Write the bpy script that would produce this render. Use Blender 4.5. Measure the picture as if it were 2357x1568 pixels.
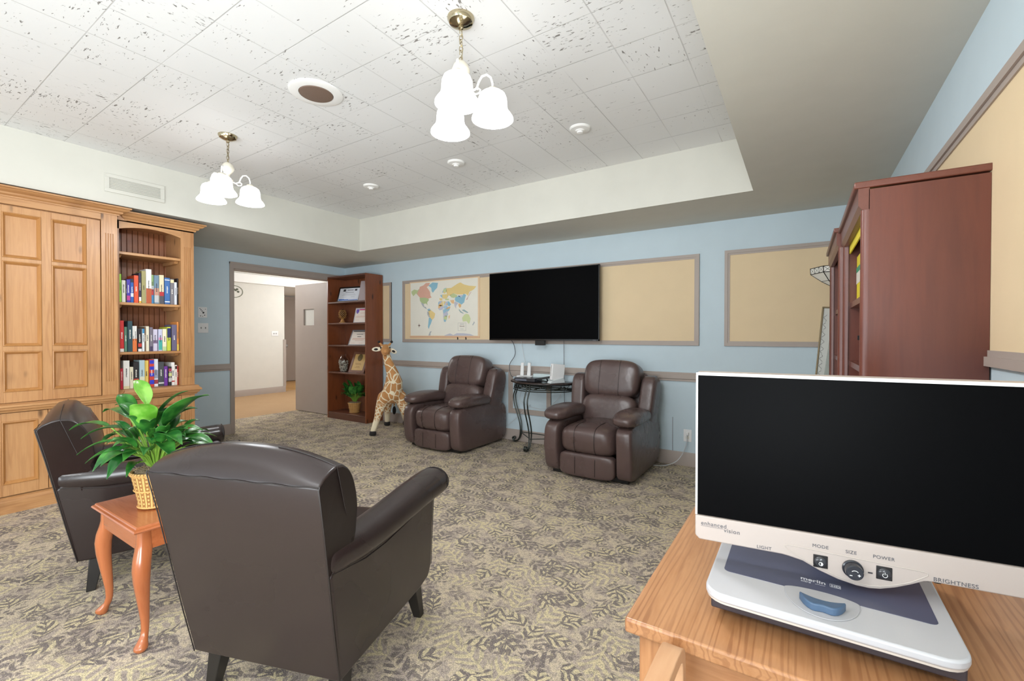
import bpy, bmesh, math, random
from mathutils import Vector, Matrix, noise as mnoise
random.seed(11)
for o in list(bpy.data.objects): bpy.data.objects.remove(o)
SC = bpy.context.scene
COL = SC.collection
PI = math.pi
# ------------------------------------------------------------------ camera
yaw, pit, rol = math.radians(32.879), math.radians(-0.6162), math.radians(0.0532)
Fw = Vector((-math.sin(yaw)*math.cos(pit), math.cos(yaw)*math.cos(pit), math.sin(pit)))
Rt = Vector((math.cos(yaw), math.sin(yaw), 0)); Up = Rt.cross(Fw)
R2 = Rt*math.cos(rol)+Up*math.sin(rol); U2 = -Rt*math.sin(rol)+Up*math.cos(rol)
cd = bpy.data.cameras.new('camera'); cam = bpy.data.objects.new('camera', cd); COL.objects.link(cam)
m = Matrix((R2, U2, -Fw)).transposed().to_4x4(); m.translation = Vector((0, 0, 1.28)); cam.matrix_world = m
cd.sensor_width = 36; cd.sensor_fit = 'HORIZONTAL'; cd.lens = 36*1029.2/2357; cd.clip_start = 0.02
SC.camera = cam
# ------------------------------------------------------------------ world, exposure
W = bpy.data.worlds.new('world'); SC.world = W; W.use_nodes = True
W.node_tree.nodes['Background'].inputs[0].default_value = (0.86, 0.93, 1, 1)
W.node_tree.nodes['Background'].inputs[1].default_value = 1.0
SC.view_settings.view_transform = 'Standard'; SC.view_settings.look = 'None'
SC.view_settings.exposure = 0.48; SC.view_settings.gamma = 1; SC.view_settings.use_curve_mapping = False
def light(name, kind, loc, power, color=(1,1,1), size=0.1, rot=None, size_y=None):
    l = bpy.data.lights.new(name, kind); l.energy = power; l.color = color
    if kind == 'AREA':
        l.size = size
        if size_y: l.shape = 'RECTANGLE'; l.size_y = size_y
    else: l.shadow_soft_size = size
    o = bpy.data.objects.new(name, l); COL.objects.link(o); o.location = loc
    if rot: o.rotation_euler = rot
    return o
# fill lamps set as daylight in added, unseen windows behind and to the right
light('window_daylight', 'AREA', (-1.6, -3.0, .85), 85, (0.90, 0.96, 1), 2.3, (math.radians(140), 0, 0), 1.3)
light('window_daylight', 'AREA', (.48, -1.05, .95), 115, (0.90, 0.96, 1), 1.7, (math.radians(122), 0, math.radians(90)), 1.3)
light('window_daylight', 'AREA', (-4.6, -3.0, .85), 14, (0.90, 0.96, 1), 2.3, (math.radians(140), 0, 0), 1.3)
# ------------------------------------------------------------------ materials
def srgb(r, g, b):
    f = lambda c: (c/255/12.92) if c/255 <= .04045 else ((c/255+.055)/1.055)**2.4
    return (f(r), f(g), f(b), 1)
class NT:
    def __init__(s, name):
        s.mat = bpy.data.materials.new(name); s.mat.use_nodes = True; s.t = s.mat.node_tree
        s.b = s.t.nodes['Principled BSDF']; s.out = s.t.nodes['Material Output']
    def n(s, typ, **kw):
        x = s.t.nodes.new(typ)
        for k, v in kw.items(): setattr(x, k, v)
        return x
    def L(s, a, b): s.t.links.new(a, b)
    def put(s, sock, v):
        if isinstance(v, (int, float)): sock.default_value = v
        elif isinstance(v, tuple): sock.default_value = v
        else: s.L(v, sock)
    def m(s, op, a, b=0.0, c=0.0):
        x = s.n('ShaderNodeMath', operation=op)
        s.put(x.inputs[0], a); s.put(x.inputs[1], b); s.put(x.inputs[2], c); return x.outputs[0]
    def mix(s, f, a, b):
        x = s.n('ShaderNodeMix', data_type='RGBA'); s.put(x.inputs[0], f); s.put(x.inputs[6], a); s.put(x.inputs[7], b); return x.outputs[2]
    def coord(s, scale=(1,1,1), rot=(0,0,0), kind='Object'):
        c = s.n('ShaderNodeTexCoord'); mp = s.n('ShaderNodeMapping'); mp.inputs['Scale'].default_value = scale
        mp.inputs['Rotation'].default_value = rot; s.L(c.outputs[kind], mp.inputs[0]); return mp.outputs[0]
    def noise(s, v, scale=5, detail=3, rough=.5, dist=0):
        x = s.n('ShaderNodeTexNoise'); s.L(v, x.inputs['Vector']); x.inputs['Scale'].default_value = scale
        x.inputs['Detail'].default_value = detail; x.inputs['Roughness'].default_value = rough; x.inputs['Distortion'].default_value = dist
        return x.outputs[0]
    def ramp(s, v, stops):
        x = s.n('ShaderNodeValToRGB'); s.L(v, x.inputs[0]); e = x.color_ramp.elements
        while len(e) < len(stops): e.new(.5)
        for q, (p, c) in zip(e, stops): q.position = p; q.color = c if isinstance(c, tuple) else (c, c, c, 1)
        return x.outputs[0]
    def step(s, v, a, b): # smooth step a..b -> 0..1
        x = s.n('ShaderNodeMapRange', interpolation_type='SMOOTHSTEP'); s.put(x.inputs[0], v)
        x.inputs[1].default_value = a; x.inputs[2].default_value = b; return x.outputs[0]
    def bump(s, h, st=.3, d=.01):
        x = s.n('ShaderNodeBump'); x.inputs['Strength'].default_value = st; x.inputs['Distance'].default_value = d
        s.L(h, x.inputs['Height']); s.L(x.outputs[0], s.b.inputs['Normal'])
    def base(s, v): s.put(s.b.inputs['Base Color'], v)
    def set(s, rough=None, metal=None, **kw):
        if rough is not None: s.put(s.b.inputs['Roughness'], rough)
        if metal is not None: s.b.inputs['Metallic'].default_value = metal
        for k, v in kw.items(): s.b.inputs[k].default_value = v
_mc = {}
def plain(name, rgb, rough=.6, metal=0, bump=0, bscale=200, **kw):
    if name in _mc: return _mc[name]
    t = NT(name); v = t.coord(); c = srgb(*rgb)
    n = t.noise(v, 6, 3)
    t.base(t.mix(n, tuple(x*.96 for x in c[:3])+(1,), tuple(min(1, x*1.04) for x in c[:3])+(1,)))
    t.set(rough, metal, **kw)
    if bump: t.bump(t.noise(v, bscale, 2), bump, .002)
    _mc[name] = t.mat; return t.mat
def wood(name, c1, c2, dark, axis='z', gs=1.0, rough=.4, knots=True, coat=0.15, rings=0):
    if name in _mc: return _mc[name]
    t = NT(name); sc = {'x': (.09, 1, 1), 'y': (1, .09, 1), 'z': (1, 1, .09)}[axis]
    v = t.coord(tuple(a*gs for a in sc))
    n1 = t.noise(v, 9, 4, .55, 1.2); n2 = t.noise(v, 55, 4, .6, .4); n3 = t.noise(v, 2.5, 2, .5)
    f = t.m('ADD', t.m('MULTIPLY', n1, .6), t.m('MULTIPLY', n2, .4))
    col = t.ramp(f, [(.3, srgb(*c2)), (.5, srgb(*c1)), (.72, srgb(*c2))])
    col = t.mix(t.m('MULTIPLY', t.step(n3, .45, .75), .45), col, srgb(*dark))
    if rings:
        rv = t.coord({'x': (.05, 1, 1), 'y': (1, .05, 1), 'z': (1, 1, .05)}[axis])
        w = t.n('ShaderNodeTexWave', bands_direction={'x': 'Y', 'y': 'X', 'z': 'X'}[axis]); t.L(rv, w.inputs['Vector']); w.inputs['Scale'].default_value = 22; w.inputs['Distortion'].default_value = 14; w.inputs['Detail'].default_value = 2; w.inputs['Detail Scale'].default_value = 1.2
        col = t.mix(t.m('MULTIPLY', t.m('MULTIPLY', t.step(w.outputs[1], .55, .98), t.step(n3, .2, .7)), rings), col, srgb(*dark))
    if knots:
        k = t.coord({'x': (2.2, 6, 6), 'y': (6, 2.2, 6), 'z': (6, 6, 2.2)}[axis])
        vo = t.n('ShaderNodeTexVoronoi'); t.L(k, vo.inputs['Vector']); vo.inputs['Scale'].default_value = 1.15
        kd = t.m('ADD', vo.outputs['Distance'], t.m('MULTIPLY', t.m('SUBTRACT', t.noise(v, 20, 2), .5), .15))
        col = t.mix(t.m('MULTIPLY', t.m('SUBTRACT', 1.0, t.step(kd, .035, .14)), .8), col, srgb(*[int(x*.45) for x in dark]))
        col = t.mix(t.m('MULTIPLY', t.step(t.noise(t.coord((1, 1, .6)), 4.5, 2), .6, .78), .3), col, srgb(*[int(x*.75) for x in dark]))
    t.base(col); t.set(rough); t.b.inputs['Coat Weight'].default_value = coat; t.b.inputs['Coat Roughness'].default_value = .25
    t.bump(n2, .08, .002); _mc[name] = t.mat; return t.mat
def leather(name, rgb, rough=.38, wr=.35, ws=9):
    if name in _mc: return _mc[name]
    t = NT(name); v = t.coord(); c = srgb(*rgb)
    n = t.noise(v, 3, 3); t.base(t.mix(n, tuple(x*.85 for x in c[:3])+(1,), tuple(x*1.18 for x in c[:3])+(1,)))
    vo = t.n('ShaderNodeTexVoronoi'); t.L(v, vo.inputs['Vector']); vo.inputs['Scale'].default_value = 420
    big = t.noise(v, ws, 2, .5)
    h = t.m('ADD', t.m('MULTIPLY', vo.outputs['Distance'], .04), big)
    t.bump(h, wr, .012); t.set(t.m('ADD', rough-.04, t.m('MULTIPLY', n, .1)))
    t.b.inputs['Specular IOR Level'].default_value = .55
    _mc[name] = t.mat; return t.mat
# wall paints
blue = plain('blue_wall_paint', (197, 213, 221), .75, bump=.05)
beige = plain('beige_soffit_paint', (210, 208, 198), .85, bump=.05)
cream = plain('cream_panel_paint', (224, 201, 164), .8, bump=.05)
taupe = plain('taupe_trim_paint', (170, 157, 148), .5)
white_wall = plain('off_white_wall_paint', (216, 213, 205), .8)
white_ceil = plain('white_ceiling_paint', (240, 239, 236), .9)
white_pl = plain('white_plastic', (236, 236, 236), .35)
black_pl = plain('black_plastic', (16, 16, 17), .35)
grey_pl = plain('grey_plastic', (120, 120, 122), .4)
brass = plain('polished_brass', (188, 176, 148), .12, 1)
chrome = plain('chrome', (200, 200, 205), .15, 1)
blackwood = plain('black_stained_wood', (30, 27, 25), .35)
pineZ = wood('pine_vertical', (190, 142, 94), (176, 126, 80), (140, 88, 48), 'z', rings=.4)
pineY = wood('pine_lengthwise', (192, 144, 96), (176, 126, 78), (140, 88, 48), 'y', rings=.4)
pineD = wood('stained_red_pine', (142, 88, 54), (120, 70, 42), (84, 44, 26), 'z', knots=True, rings=.4)  # interior shade of the bookcase, put into a darker red-brown pine colour
pineM = wood('pine_moulding_antiqued', (182, 130, 76), (160, 108, 58), (124, 76, 38), 'z', knots=False)
deskw = wood('desk_pine', (192, 140, 96), (168, 114, 70), (132, 78, 44), 'y', 1.6, .35, True, .3, .6)
deskwz = wood('desk_pine_upright', (188, 136, 92), (164, 110, 68), (132, 78, 44), 'z', 1.6, .35, False, .3, .5)
deskwx = wood('desk_pine_rail', (184, 132, 90), (160, 108, 68), (136, 82, 48), 'x', 1.6, .35, False, .3)
cherryT = wood('cherry_table', (172, 98, 58), (150, 78, 42), (118, 56, 32), 'x', 1, .22, False, .5)
cherryZ = wood('cherry_leg', (178, 104, 62), (160, 86, 48), (130, 64, 36), 'z', 1, .22, False, .5)
mahoZ = wood('mahogany_upright', (108, 54, 38), (92, 44, 32), (78, 38, 30), 'z', .7, .38, False, .2)
mahoY = wood('mahogany_length', (112, 62, 48), (98, 52, 40), (78, 40, 32), 'y', .7, .38, False, .2)
walZ = wood('walnut_upright', (132, 72, 40), (112, 58, 30), (78, 38, 20), 'z', .8, .35, True, .2)
walX = wood('walnut_length', (106, 66, 50), (90, 54, 42), (66, 38, 28), 'x', .8, .3, False, .2)
lea = leather('brown_recliner_leather', (86, 69, 66), .27, .4, 10)
lea2 = leather('dark_armchair_leather', (40, 31, 30), .27, .07, 6)
lea3 = leather('dark_seam_leather', (30, 22, 20), .5, .1)
bentw = wood('bentwood_beech', (214, 168, 128), (200, 150, 110), (176, 124, 86), 'y', 1, .35, False, .2)
def carpet():
    t = NT('leaf_pattern_carpet'); c = t.n('ShaderNodeTexCoord'); v0 = c.outputs['Object']
    wv = t.n('ShaderNodeVectorMath', operation='MULTIPLY_ADD')
    nz = t.n('ShaderNodeTexNoise'); t.L(v0, nz.inputs['Vector']); nz.inputs['Scale'].default_value = 9; nz.inputs['Detail'].default_value = 2
    t.L(nz.outputs['Color'], wv.inputs[0]); wv.inputs[1].default_value = (.075, .075, 0); t.L(v0, wv.inputs[2])
    def layer(scale, freq, wid, seed):
        mp = t.n('ShaderNodeMapping'); t.L(wv.outputs[0], mp.inputs[0]); mp.inputs['Location'].default_value = (seed, seed*1.7, 0)
        vo = t.n('ShaderNodeTexVoronoi', voronoi_dimensions='2D'); t.L(mp.outputs[0], vo.inputs['Vector']); vo.inputs['Scale'].default_value = scale
        sb = t.n('ShaderNodeVectorMath', operation='SUBTRACT'); t.L(mp.outputs[0], sb.inputs[0]); t.L(vo.outputs['Position'], sb.inputs[1])
        sx = t.n('ShaderNodeSeparateXYZ'); t.L(sb.outputs[0], sx.inputs[0]); sc = t.n('ShaderNodeSeparateColor'); t.L(vo.outputs['Color'], sc.inputs[0])
        a = t.m('MULTIPLY', sc.outputs[0], 6.283); ca = t.m('COSINE', a); sa = t.m('SINE', a)
        lx = t.m('MULTIPLY', sx.outputs[0], scale); ly = t.m('MULTIPLY', sx.outputs[1], scale)
        u = t.m('ADD', t.m('MULTIPLY', lx, ca), t.m('MULTIPLY', ly, sa)); w = t.m('SUBTRACT', t.m('MULTIPLY', ly, ca), t.m('MULTIPLY', lx, sa))
        aw = t.m('ABSOLUTE', w)
        st = t.m('SINE', t.m('MULTIPLY', t.m('SUBTRACT', u, t.m('MULTIPLY', aw, .9)), freq))
        leafl = t.step(st, -.35, .15)
        env = t.m('SUBTRACT', wid, t.m('MULTIPLY', t.m('MULTIPLY', u, u), wid*3.6))
        e = t.step(t.m('SUBTRACT', env, aw), -.01, .05)
        notstem = t.step(aw, .012, .035)
        return t.m('MULTIPLY', t.m('MULTIPLY', leafl, e), notstem), e, sc.outputs[1]
    l1, e1, g1 = layer(5.2, 26, .34, 0); l2, e2, g2 = layer(7.6, 21, .38, 5.3); l3, e3, g3 = layer(11, 15, .42, 11.1)
    tan, tan2, dk, mv = srgb(228, 213, 173), srgb(220, 203, 178), srgb(124, 114, 113), srgb(188, 172, 160)
    bg = t.mix(t.step(t.noise(v0, 11, 3, .6, .8), .44, .56), mv, tan2)
    col = t.mix(t.m('MULTIPLY', l3, .8), bg, dk)
    col = t.mix(t.m('MULTIPLY', e2, t.step(g2, .35, .36)), col, t.mix(t.m('SUBTRACT', 1.0, l2), tan, dk))
    col = t.mix(t.m('MULTIPLY', e1, t.step(g1, .45, .46)), col, t.mix(l1, tan, mv))
    col = t.mix(t.m('MULTIPLY', l1, t.m('MULTIPLY', e1, t.m('SUBTRACT', 1.0, t.step(g1, .45, .46)))), col, dk)
    md = t.noise(v0, 42, 3, .7)
    col = t.mix(t.m('MULTIPLY', t.step(md, .5, .66), .55), col, dk); col = t.mix(t.m('MULTIPLY', t.step(md, .48, .34), .5), col, tan)
    fl = t.noise(v0, 260, 2, .7)
    col = t.mix(t.m('MULTIPLY', t.step(fl, .54, .7), .8), col, srgb(92, 84, 84)); col = t.mix(t.step(fl, .46, .3), col, srgb(226, 212, 180))
    vo = t.n('ShaderNodeTexVoronoi'); t.L(v0, vo.inputs['Vector']); vo.inputs['Scale'].default_value = 190
    col = t.mix(t.m('MULTIPLY', t.step(vo.outputs['Distance'], .35, .7), .35), col, srgb(96, 88, 84))
    t.base(col); t.set(.95); t.b.inputs['Specular IOR Level'].default_value = .1
    t.bump(fl, .6, .006); return t.mat
def hall_carpet():
    t = NT('tan_hall_carpet'); v = t.coord(); n = t.noise(v, 130, 3, .7); n2 = t.noise(v, 3, 3)
    t.base(t.mix(t.step(n, .4, .65), t.mix(n2, srgb(196, 164, 124), srgb(182, 146, 106)), srgb(150, 120, 90))); t.set(.95); t.bump(n, .5, .005); return t.mat
def tiles():
    t = NT('fissured_ceiling_tile'); c = t.n('ShaderNodeTexCoord'); v = c.outputs['Object']; s = t.n('ShaderNodeSeparateXYZ'); t.L(v, s.inputs[0])
    P = .3065
    fx = t.m('DIVIDE', t.m('ADD', s.outputs[0], .52+P*40), P); fy = t.m('DIVIDE', t.m('SUBTRACT', s.outputs[1], .728-P*40), P)
    ex = t.m('ABSOLUTE', t.m('SUBTRACT', t.m('FRACT', t.m('ADD', fx, .5)), .5)); ey = t.m('ABSOLUTE', t.m('SUBTRACT', t.m('FRACT', t.m('ADD', fy, .5)), .5))
    sn = t.noise(v, 1.3, 2)
    sy_ = t.m('MULTIPLY', t.m('SUBTRACT', 1.0, t.step(ey, .004, .012)), t.step(sn, .3, .62)); sx_ = t.m('MULTIPLY', t.m('SUBTRACT', 1.0, t.step(ex, .004, .012)), t.step(sn, .7, .35))
    seam = t.m('MAXIMUM', sy_, sx_)
    cb = t.n('ShaderNodeCombineXYZ'); t.L(t.m('FLOOR', fx), cb.inputs[0]); t.L(t.m('FLOOR', fy), cb.inputs[1])
    wn = t.n('ShaderNodeTexWhiteNoise', noise_dimensions='2D'); t.L(cb.outputs[0], wn.inputs[0])
    va = t.coord((24, 80, 1)); vb = t.coord((80, 24, 1))
    na = t.noise(va, 1, 3, .6, .5); nb = t.noise(vb, 1, 3, .6, .5)
    f = t.m('ADD', t.m('MULTIPLY', na, t.step(wn.outputs[0], .3, .31)), t.m('MULTIPLY', nb, t.m('SUBTRACT', 1.0, t.step(wn.outputs[0], .3, .31))))
    big = t.noise(v, 2.2, 2)
    sc = t.n('ShaderNodeSeparateColor'); t.L(wn.outputs[1], sc.inputs[0])
    dens = t.m('ADD', t.m('MULTIPLY', sc.outputs[1], .075), t.m('MULTIPLY', t.step(t.m('ADD', big, t.m('MULTIPLY', s.outputs[1], -.05)), .3, .62), .075))
    # densest towards the stained near-left corner of the ceiling
    f2 = t.m('ADD', f, t.m('SUBTRACT', dens, .07))
    fis = t.step(f2, .655, .685)
    col = t.mix(t.m('MULTIPLY', fis, .85), srgb(232, 232, 231), srgb(104, 98, 92)); col = t.mix(t.m('MULTIPLY', seam, .55), col, srgb(160, 158, 155))
    t.base(col); t.set(.9); t.bump(t.m('SUBTRACT', 1.0, t.m('ADD', fis, seam)), .5, .003); return t.mat
def giraffe_coat():
    t = NT('giraffe_plush'); v = t.coord((1, 1, .8)); nz = t.noise(v, 14, 2)
    d = t.n('ShaderNodeVectorMath', operation='MULTIPLY_ADD'); n2 = t.n('ShaderNodeTexNoise'); t.L(v, n2.inputs['Vector']); n2.inputs['Scale'].default_value = 8
    t.L(n2.outputs['Color'], d.inputs[0]); d.inputs[1].default_value = (.05, .05, .05); t.L(v, d.inputs[2])
    s = t.n('ShaderNodeSeparateXYZ'); c = t.n('ShaderNodeTexCoord'); t.L(c.outputs['Object'], s.inputs[0]); z = s.outputs[2]
    def spots(scale, w0, w1):
        vo = t.n('ShaderNodeTexVoronoi', feature='DISTANCE_TO_EDGE'); t.L(d.outputs[0], vo.inputs['Vector']); vo.inputs['Scale'].default_value = scale
        return t.step(vo.outputs['Distance'], w0, w1)
    a = spots(12.5, .055, .09); b = spots(24, .09, .15)
    low = t.step(z, .36, .42)
    sp = t.m('ADD', t.m('MULTIPLY', a, low), t.m('MULTIPLY', b, t.m('SUBTRACT', 1.0, low)))
    sp = t.m('MULTIPLY', sp, t.step(z, .15, .24))
    face = t.step(z, 1.02, 1.05)
    sp = t.m('MAXIMUM', sp, face)
    for ex in (-.127, -.017):
        dv = t.n('ShaderNodeVectorMath', operation='DISTANCE'); t.L(c.outputs['Object'], dv.inputs[0]); dv.inputs[1].default_value = (ex, -.035, 1.125)
        sp = t.m('MULTIPLY', sp, t.step(dv.outputs['Value'], .022, .03))
    col = t.mix(sp, srgb(240, 226, 196), t.mix(nz, srgb(186, 128, 74), srgb(204, 150, 96)))
    t.base(col); t.set(.9); t.bump(t.noise(v, 220, 2), .3, .003); return t.mat
def leafmat(name, a, b):
    t = NT(name); v = t.coord(); n = t.noise(v, 18, 3)
    t.base(t.mix(t.step(n, .35, .7), srgb(*a), srgb(*b))); t.set(.28); t.b.inputs['Subsurface Weight'].default_value = .0
    t.b.inputs['Transmission Weight'].default_value = 0.0; t.bump(n, .3, .004); return t.mat
def basketmat():
    t = NT('woven_basket'); c = t.n('ShaderNodeTexCoord'); s = t.n('ShaderNodeSeparateXYZ'); t.L(c.outputs['Object'], s.inputs[0])
    a = t.m('ARCTAN2', s.outputs[1], s.outputs[0]); u = t.m('MULTIPLY', a, 40/6.283); w = t.m('MULTIPLY', s.outputs[2], 58)
    f = t.m('ABSOLUTE', t.m('SUBTRACT', t.m('FRACT', u), .5)); par = t.m('PINGPONG', t.m('FLOOR', u), 1.0); g = t.m('ABSOLUTE', t.m('SUBTRACT', t.m('FRACT', w), .5))
    slat = t.m('SUBTRACT', 1.0, t.step(f, .28, .48)); wv = t.m('SUBTRACT', 1.0, t.step(g, .15, .4))
    hgt = t.m('MULTIPLY', slat, t.m('ADD', t.m('SUBTRACT', 1.0, par), t.m('MULTIPLY', par, wv)))
    n = t.noise(c.outputs['Object'], 60, 2)
    t.base(t.mix(hgt, srgb(150, 102, 52), t.mix(n, srgb(222, 180, 112), srgb(200, 150, 84)))); t.set(.5); t.bump(hgt, .8, .004); return t.mat
def emis(name, rgb, st):
    t = NT(name); t.b.inputs['Emission Color'].default_value = (*rgb, 1); t.b.inputs['Emission Strength'].default_value = st; t.base((.9, .9, .9, 1)); return t.mat
def glass(name, rgb=(1,1,1), rough=.02):
    t = NT(name); t.base((*rgb, 1)); t.set(rough); t.b.inputs['Transmission Weight'].default_value = 1; t.b.inputs['IOR'].default_value = 1.45; return t.mat
M_carpet, M_hall, M_tile, M_gir, M_bask = carpet(), hall_carpet(), tiles(), giraffe_coat(), basketmat()
M_leaf = leafmat('glossy_leaf_dark', (24, 82, 30), (66, 130, 50)); M_leaf2 = leafmat('glossy_leaf_young', (86, 150, 40), (132, 182, 80))
M_shade = emis('lit_frosted_glass', (1, 1, 1), 1.9)
# ------------------------------------------------------------------ geometry helpers
class G:
    def __init__(s): s.v = []; s.f = []
    def add(s, v, f):
        k = len(s.v); s.v += [Vector(p) for p in v]; s.f += [[i+k for i in q] for q in f]; return s
    def box(s, x0, x1, y0, y1, z0, z1, T=None):
        v = [Vector((x, y, z)) for x in (x0, x1) for y in (y0, y1) for z in (z0, z1)]
        if T: v = [T @ p for p in v]
        return s.add(v, [[0,1,3,2],[4,6,7,5],[0,4,5,1],[2,3,7,6],[0,2,6,4],[1,5,7,3]])
    def prism(s, poly, axis, a, b, T=None):
        n = len(poly); mk = {'x': lambda p, t: (t, p[0], p[1]), 'y': lambda p, t: (p[0], t, p[1]), 'z': lambda p, t: (p[0], p[1], t)}[axis]
        v = [Vector(mk(p, a)) for p in poly]+[Vector(mk(p, b)) for p in poly]
        if T: v = [T @ p for p in v]
        return s.add(v, [list(range(n))[::-1], list(range(n, 2*n))]+[[i, (i+1) % n, n+(i+1) % n, n+i] for i in range(n)])
    def loft(s, rings, closed=True, caps=True):
        n = len(rings[0]); v = [p for r in rings for p in r]; f = []
        for i in range(len(rings)-1):
            for j in range(n if closed else n-1):
                f.append([i*n+j, i*n+(j+1) % n, (i+1)*n+(j+1) % n, (i+1)*n+j])
        if caps and closed: f += [list(range(n))[::-1], [(len(rings)-1)*n+j for j in range(n)]]
        return s.add(v, f)
    def lathe(s, prof, c=(0,0,0), n=24, T=None, sx=1, sy=1):
        rings = [[Vector((c[0]+r*sx*math.cos(2*PI*k/n), c[1]+r*sy*math.sin(2*PI*k/n), c[2]+z)) for k in range(n)] for r, z in prof]
        if T: rings = [[T @ p for p in r] for r in rings]
        return s.loft(rings)
    def tube(s, pts, r, n=8, flat=None):
        pts = [Vector(p) for p in pts]; rs = r if isinstance(r, (list, tuple)) else [r]*len(pts); rings = []; up = None
        for i, p in enumerate(pts):
            t = (pts[min(i+1, len(pts)-1)]-pts[max(i-1, 0)]).normalized()
            if up is None: up = Vector((0,0,1)) if abs(t.z) < .9 else Vector((1,0,0))
            sd = t.cross(up); sd = sd.normalized() if sd.length > 1e-6 else Vector((1,0,0)); up = sd.cross(t).normalized()
            a, b = (rs[i], rs[i]) if not flat else (rs[i], rs[i]*flat)
            rings.append([p+sd*a*math.cos(2*PI*k/n)+up*b*math.sin(2*PI*k/n) for k in range(n)])
        return s.loft(rings)
    def sq(s, c, r, e=(.5,.5), nu=28, nv=16, T=None, fn=None): # superellipsoid cushion
        sg = lambda w, m: math.copysign(abs(w)**m, w); rings = []
        for i in range(nv+1):
            a = -PI/2+PI*i/nv; a = max(-PI/2+.02, min(PI/2-.02, a)); ring = []
            for j in range(nu):
                b = 2*PI*j/nu
                q = Vector((sg(math.cos(a), e[0])*sg(math.cos(b), e[1]), sg(math.cos(a), e[0])*sg(math.sin(b), e[1]), sg(math.sin(a), e[0])))
                p = Vector((q.x*r[0], q.y*r[1], q.z*r[2]))
                if fn: p = fn(p, q)
                ring.append((T @ (p+Vector(c))) if T else p+Vector(c))
            rings.append(ring)
        return s.loft(rings)
def mesh(g, name, mat, smooth=35):
    me = bpy.data.meshes.new(name); me.from_pydata([tuple(v) for v in g.v], [], g.f)
    bm = bmesh.new(); bm.from_mesh(me); bmesh.ops.recalc_face_normals(bm, faces=bm.faces); bm.to_mesh(me); bm.free()
    if mat: me.materials.append(mat)
    if smooth:
        for p in me.polygons: p.use_smooth = True
        me.set_sharp_from_angle(angle=math.radians(smooth))
    return me
def obj(name, g, mat, parent=None, bev=0, seg=2, smooth=35, world=False, subd=0, kind=None, label=None):
    if world and parent is not None:
        off = parent.location
        q = parent.parent
        while q is not None: off = off+q.location; q = q.parent
        g.v = [p-off for p in g.v]
    me = g if isinstance(g, bpy.types.Mesh) else mesh(g, name, mat, smooth)
    if isinstance(g, bpy.types.Mesh) and mat: me.materials.clear(); me.materials.append(mat)
    o = bpy.data.objects.new(name, me); COL.objects.link(o)
    if parent is not None: o.parent = parent
    if bev:
        b = o.modifiers.new('bevel', 'BEVEL'); b.width = bev; b.segments = seg; b.limit_method = 'ANGLE'; b.angle_limit = math.radians(40); b.harden_normals = False
    if subd: sdm = o.modifiers.new('sub', 'SUBSURF'); sdm.levels = subd; sdm.render_levels = subd
    if kind: o['kind'] = kind
    if label: o['label'] = label
    return o
def tag(o, label, cat, group=None):
    o['label'] = label; o['category'] = cat
    if group: o['group'] = group
    return o
def thing(name, label, cat, loc=(0,0,0), rz=0, group=None):
    o = bpy.data.objects.new(name, None); COL.objects.link(o); o.empty_display_size = .1
    o.location = loc; o.rotation_euler = (0, 0, rz); return tag(o, label, cat, group)
def struct(name, g, mat, bev=0, parent=None, smooth=35, label=None):
    o = obj(name, g, mat, parent, bev, smooth=smooth, label=label, world=parent is not None)
    if parent is None: o['kind'] = 'structure'
    return o
def fuse(g, voxel=.012, it=4, name='fused', mat=None):
    me = mesh(g, name, None, 0); o = bpy.data.objects.new('tmp', me); COL.objects.link(o)
    r = o.modifiers.new('r', 'REMESH'); r.mode = 'VOXEL'; r.voxel_size = voxel
    s = o.modifiers.new('s', 'SMOOTH'); s.iterations = it; s.factor = .6
    dg = bpy.context.evaluated_depsgraph_get(); nm = bpy.data.meshes.new_from_object(o.evaluated_get(dg)); nm.name = name
    bpy.data.objects.remove(o)
    for p in nm.polygons: p.use_smooth = True
    if mat: nm.materials.append(mat)
    return nm
def lettering(name, txt, size, mat, parent, origin, right, up, ext=.0004, align='LEFT', shear=0, bold=0, space=1, sx=1):
    c = bpy.data.curves.new(name, 'FONT'); c.body = txt; c.size = size; c.extrude = ext; c.align_x = align; c.shear = shear; c.offset = bold; c.space_character = space
    o = bpy.data.objects.new('tmp', c); COL.objects.link(o)
    dg = bpy.context.evaluated_depsgraph_get(); me = bpy.data.meshes.new_from_object(o.evaluated_get(dg)); bpy.data.objects.remove(o)
    r = Vector(right).normalized(); u = Vector(up).normalized(); n = r.cross(u); og = Vector(origin)
    for v in me.vertices: v.co = og+r*v.co.x*sx+u*v.co.y+n*v.co.z
    me.materials.clear(); me.materials.append(mat); me.name = name
    o = bpy.data.objects.new(name, me); COL.objects.link(o)
    if parent is not None: o.parent = parent
    return o
def copytree(o, parent=None):
    c = o.copy(); COL.objects.link(c)
    if parent is not None: c.parent = parent
    for ch in list(o.children): copytree(ch, c)
    return c
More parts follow.
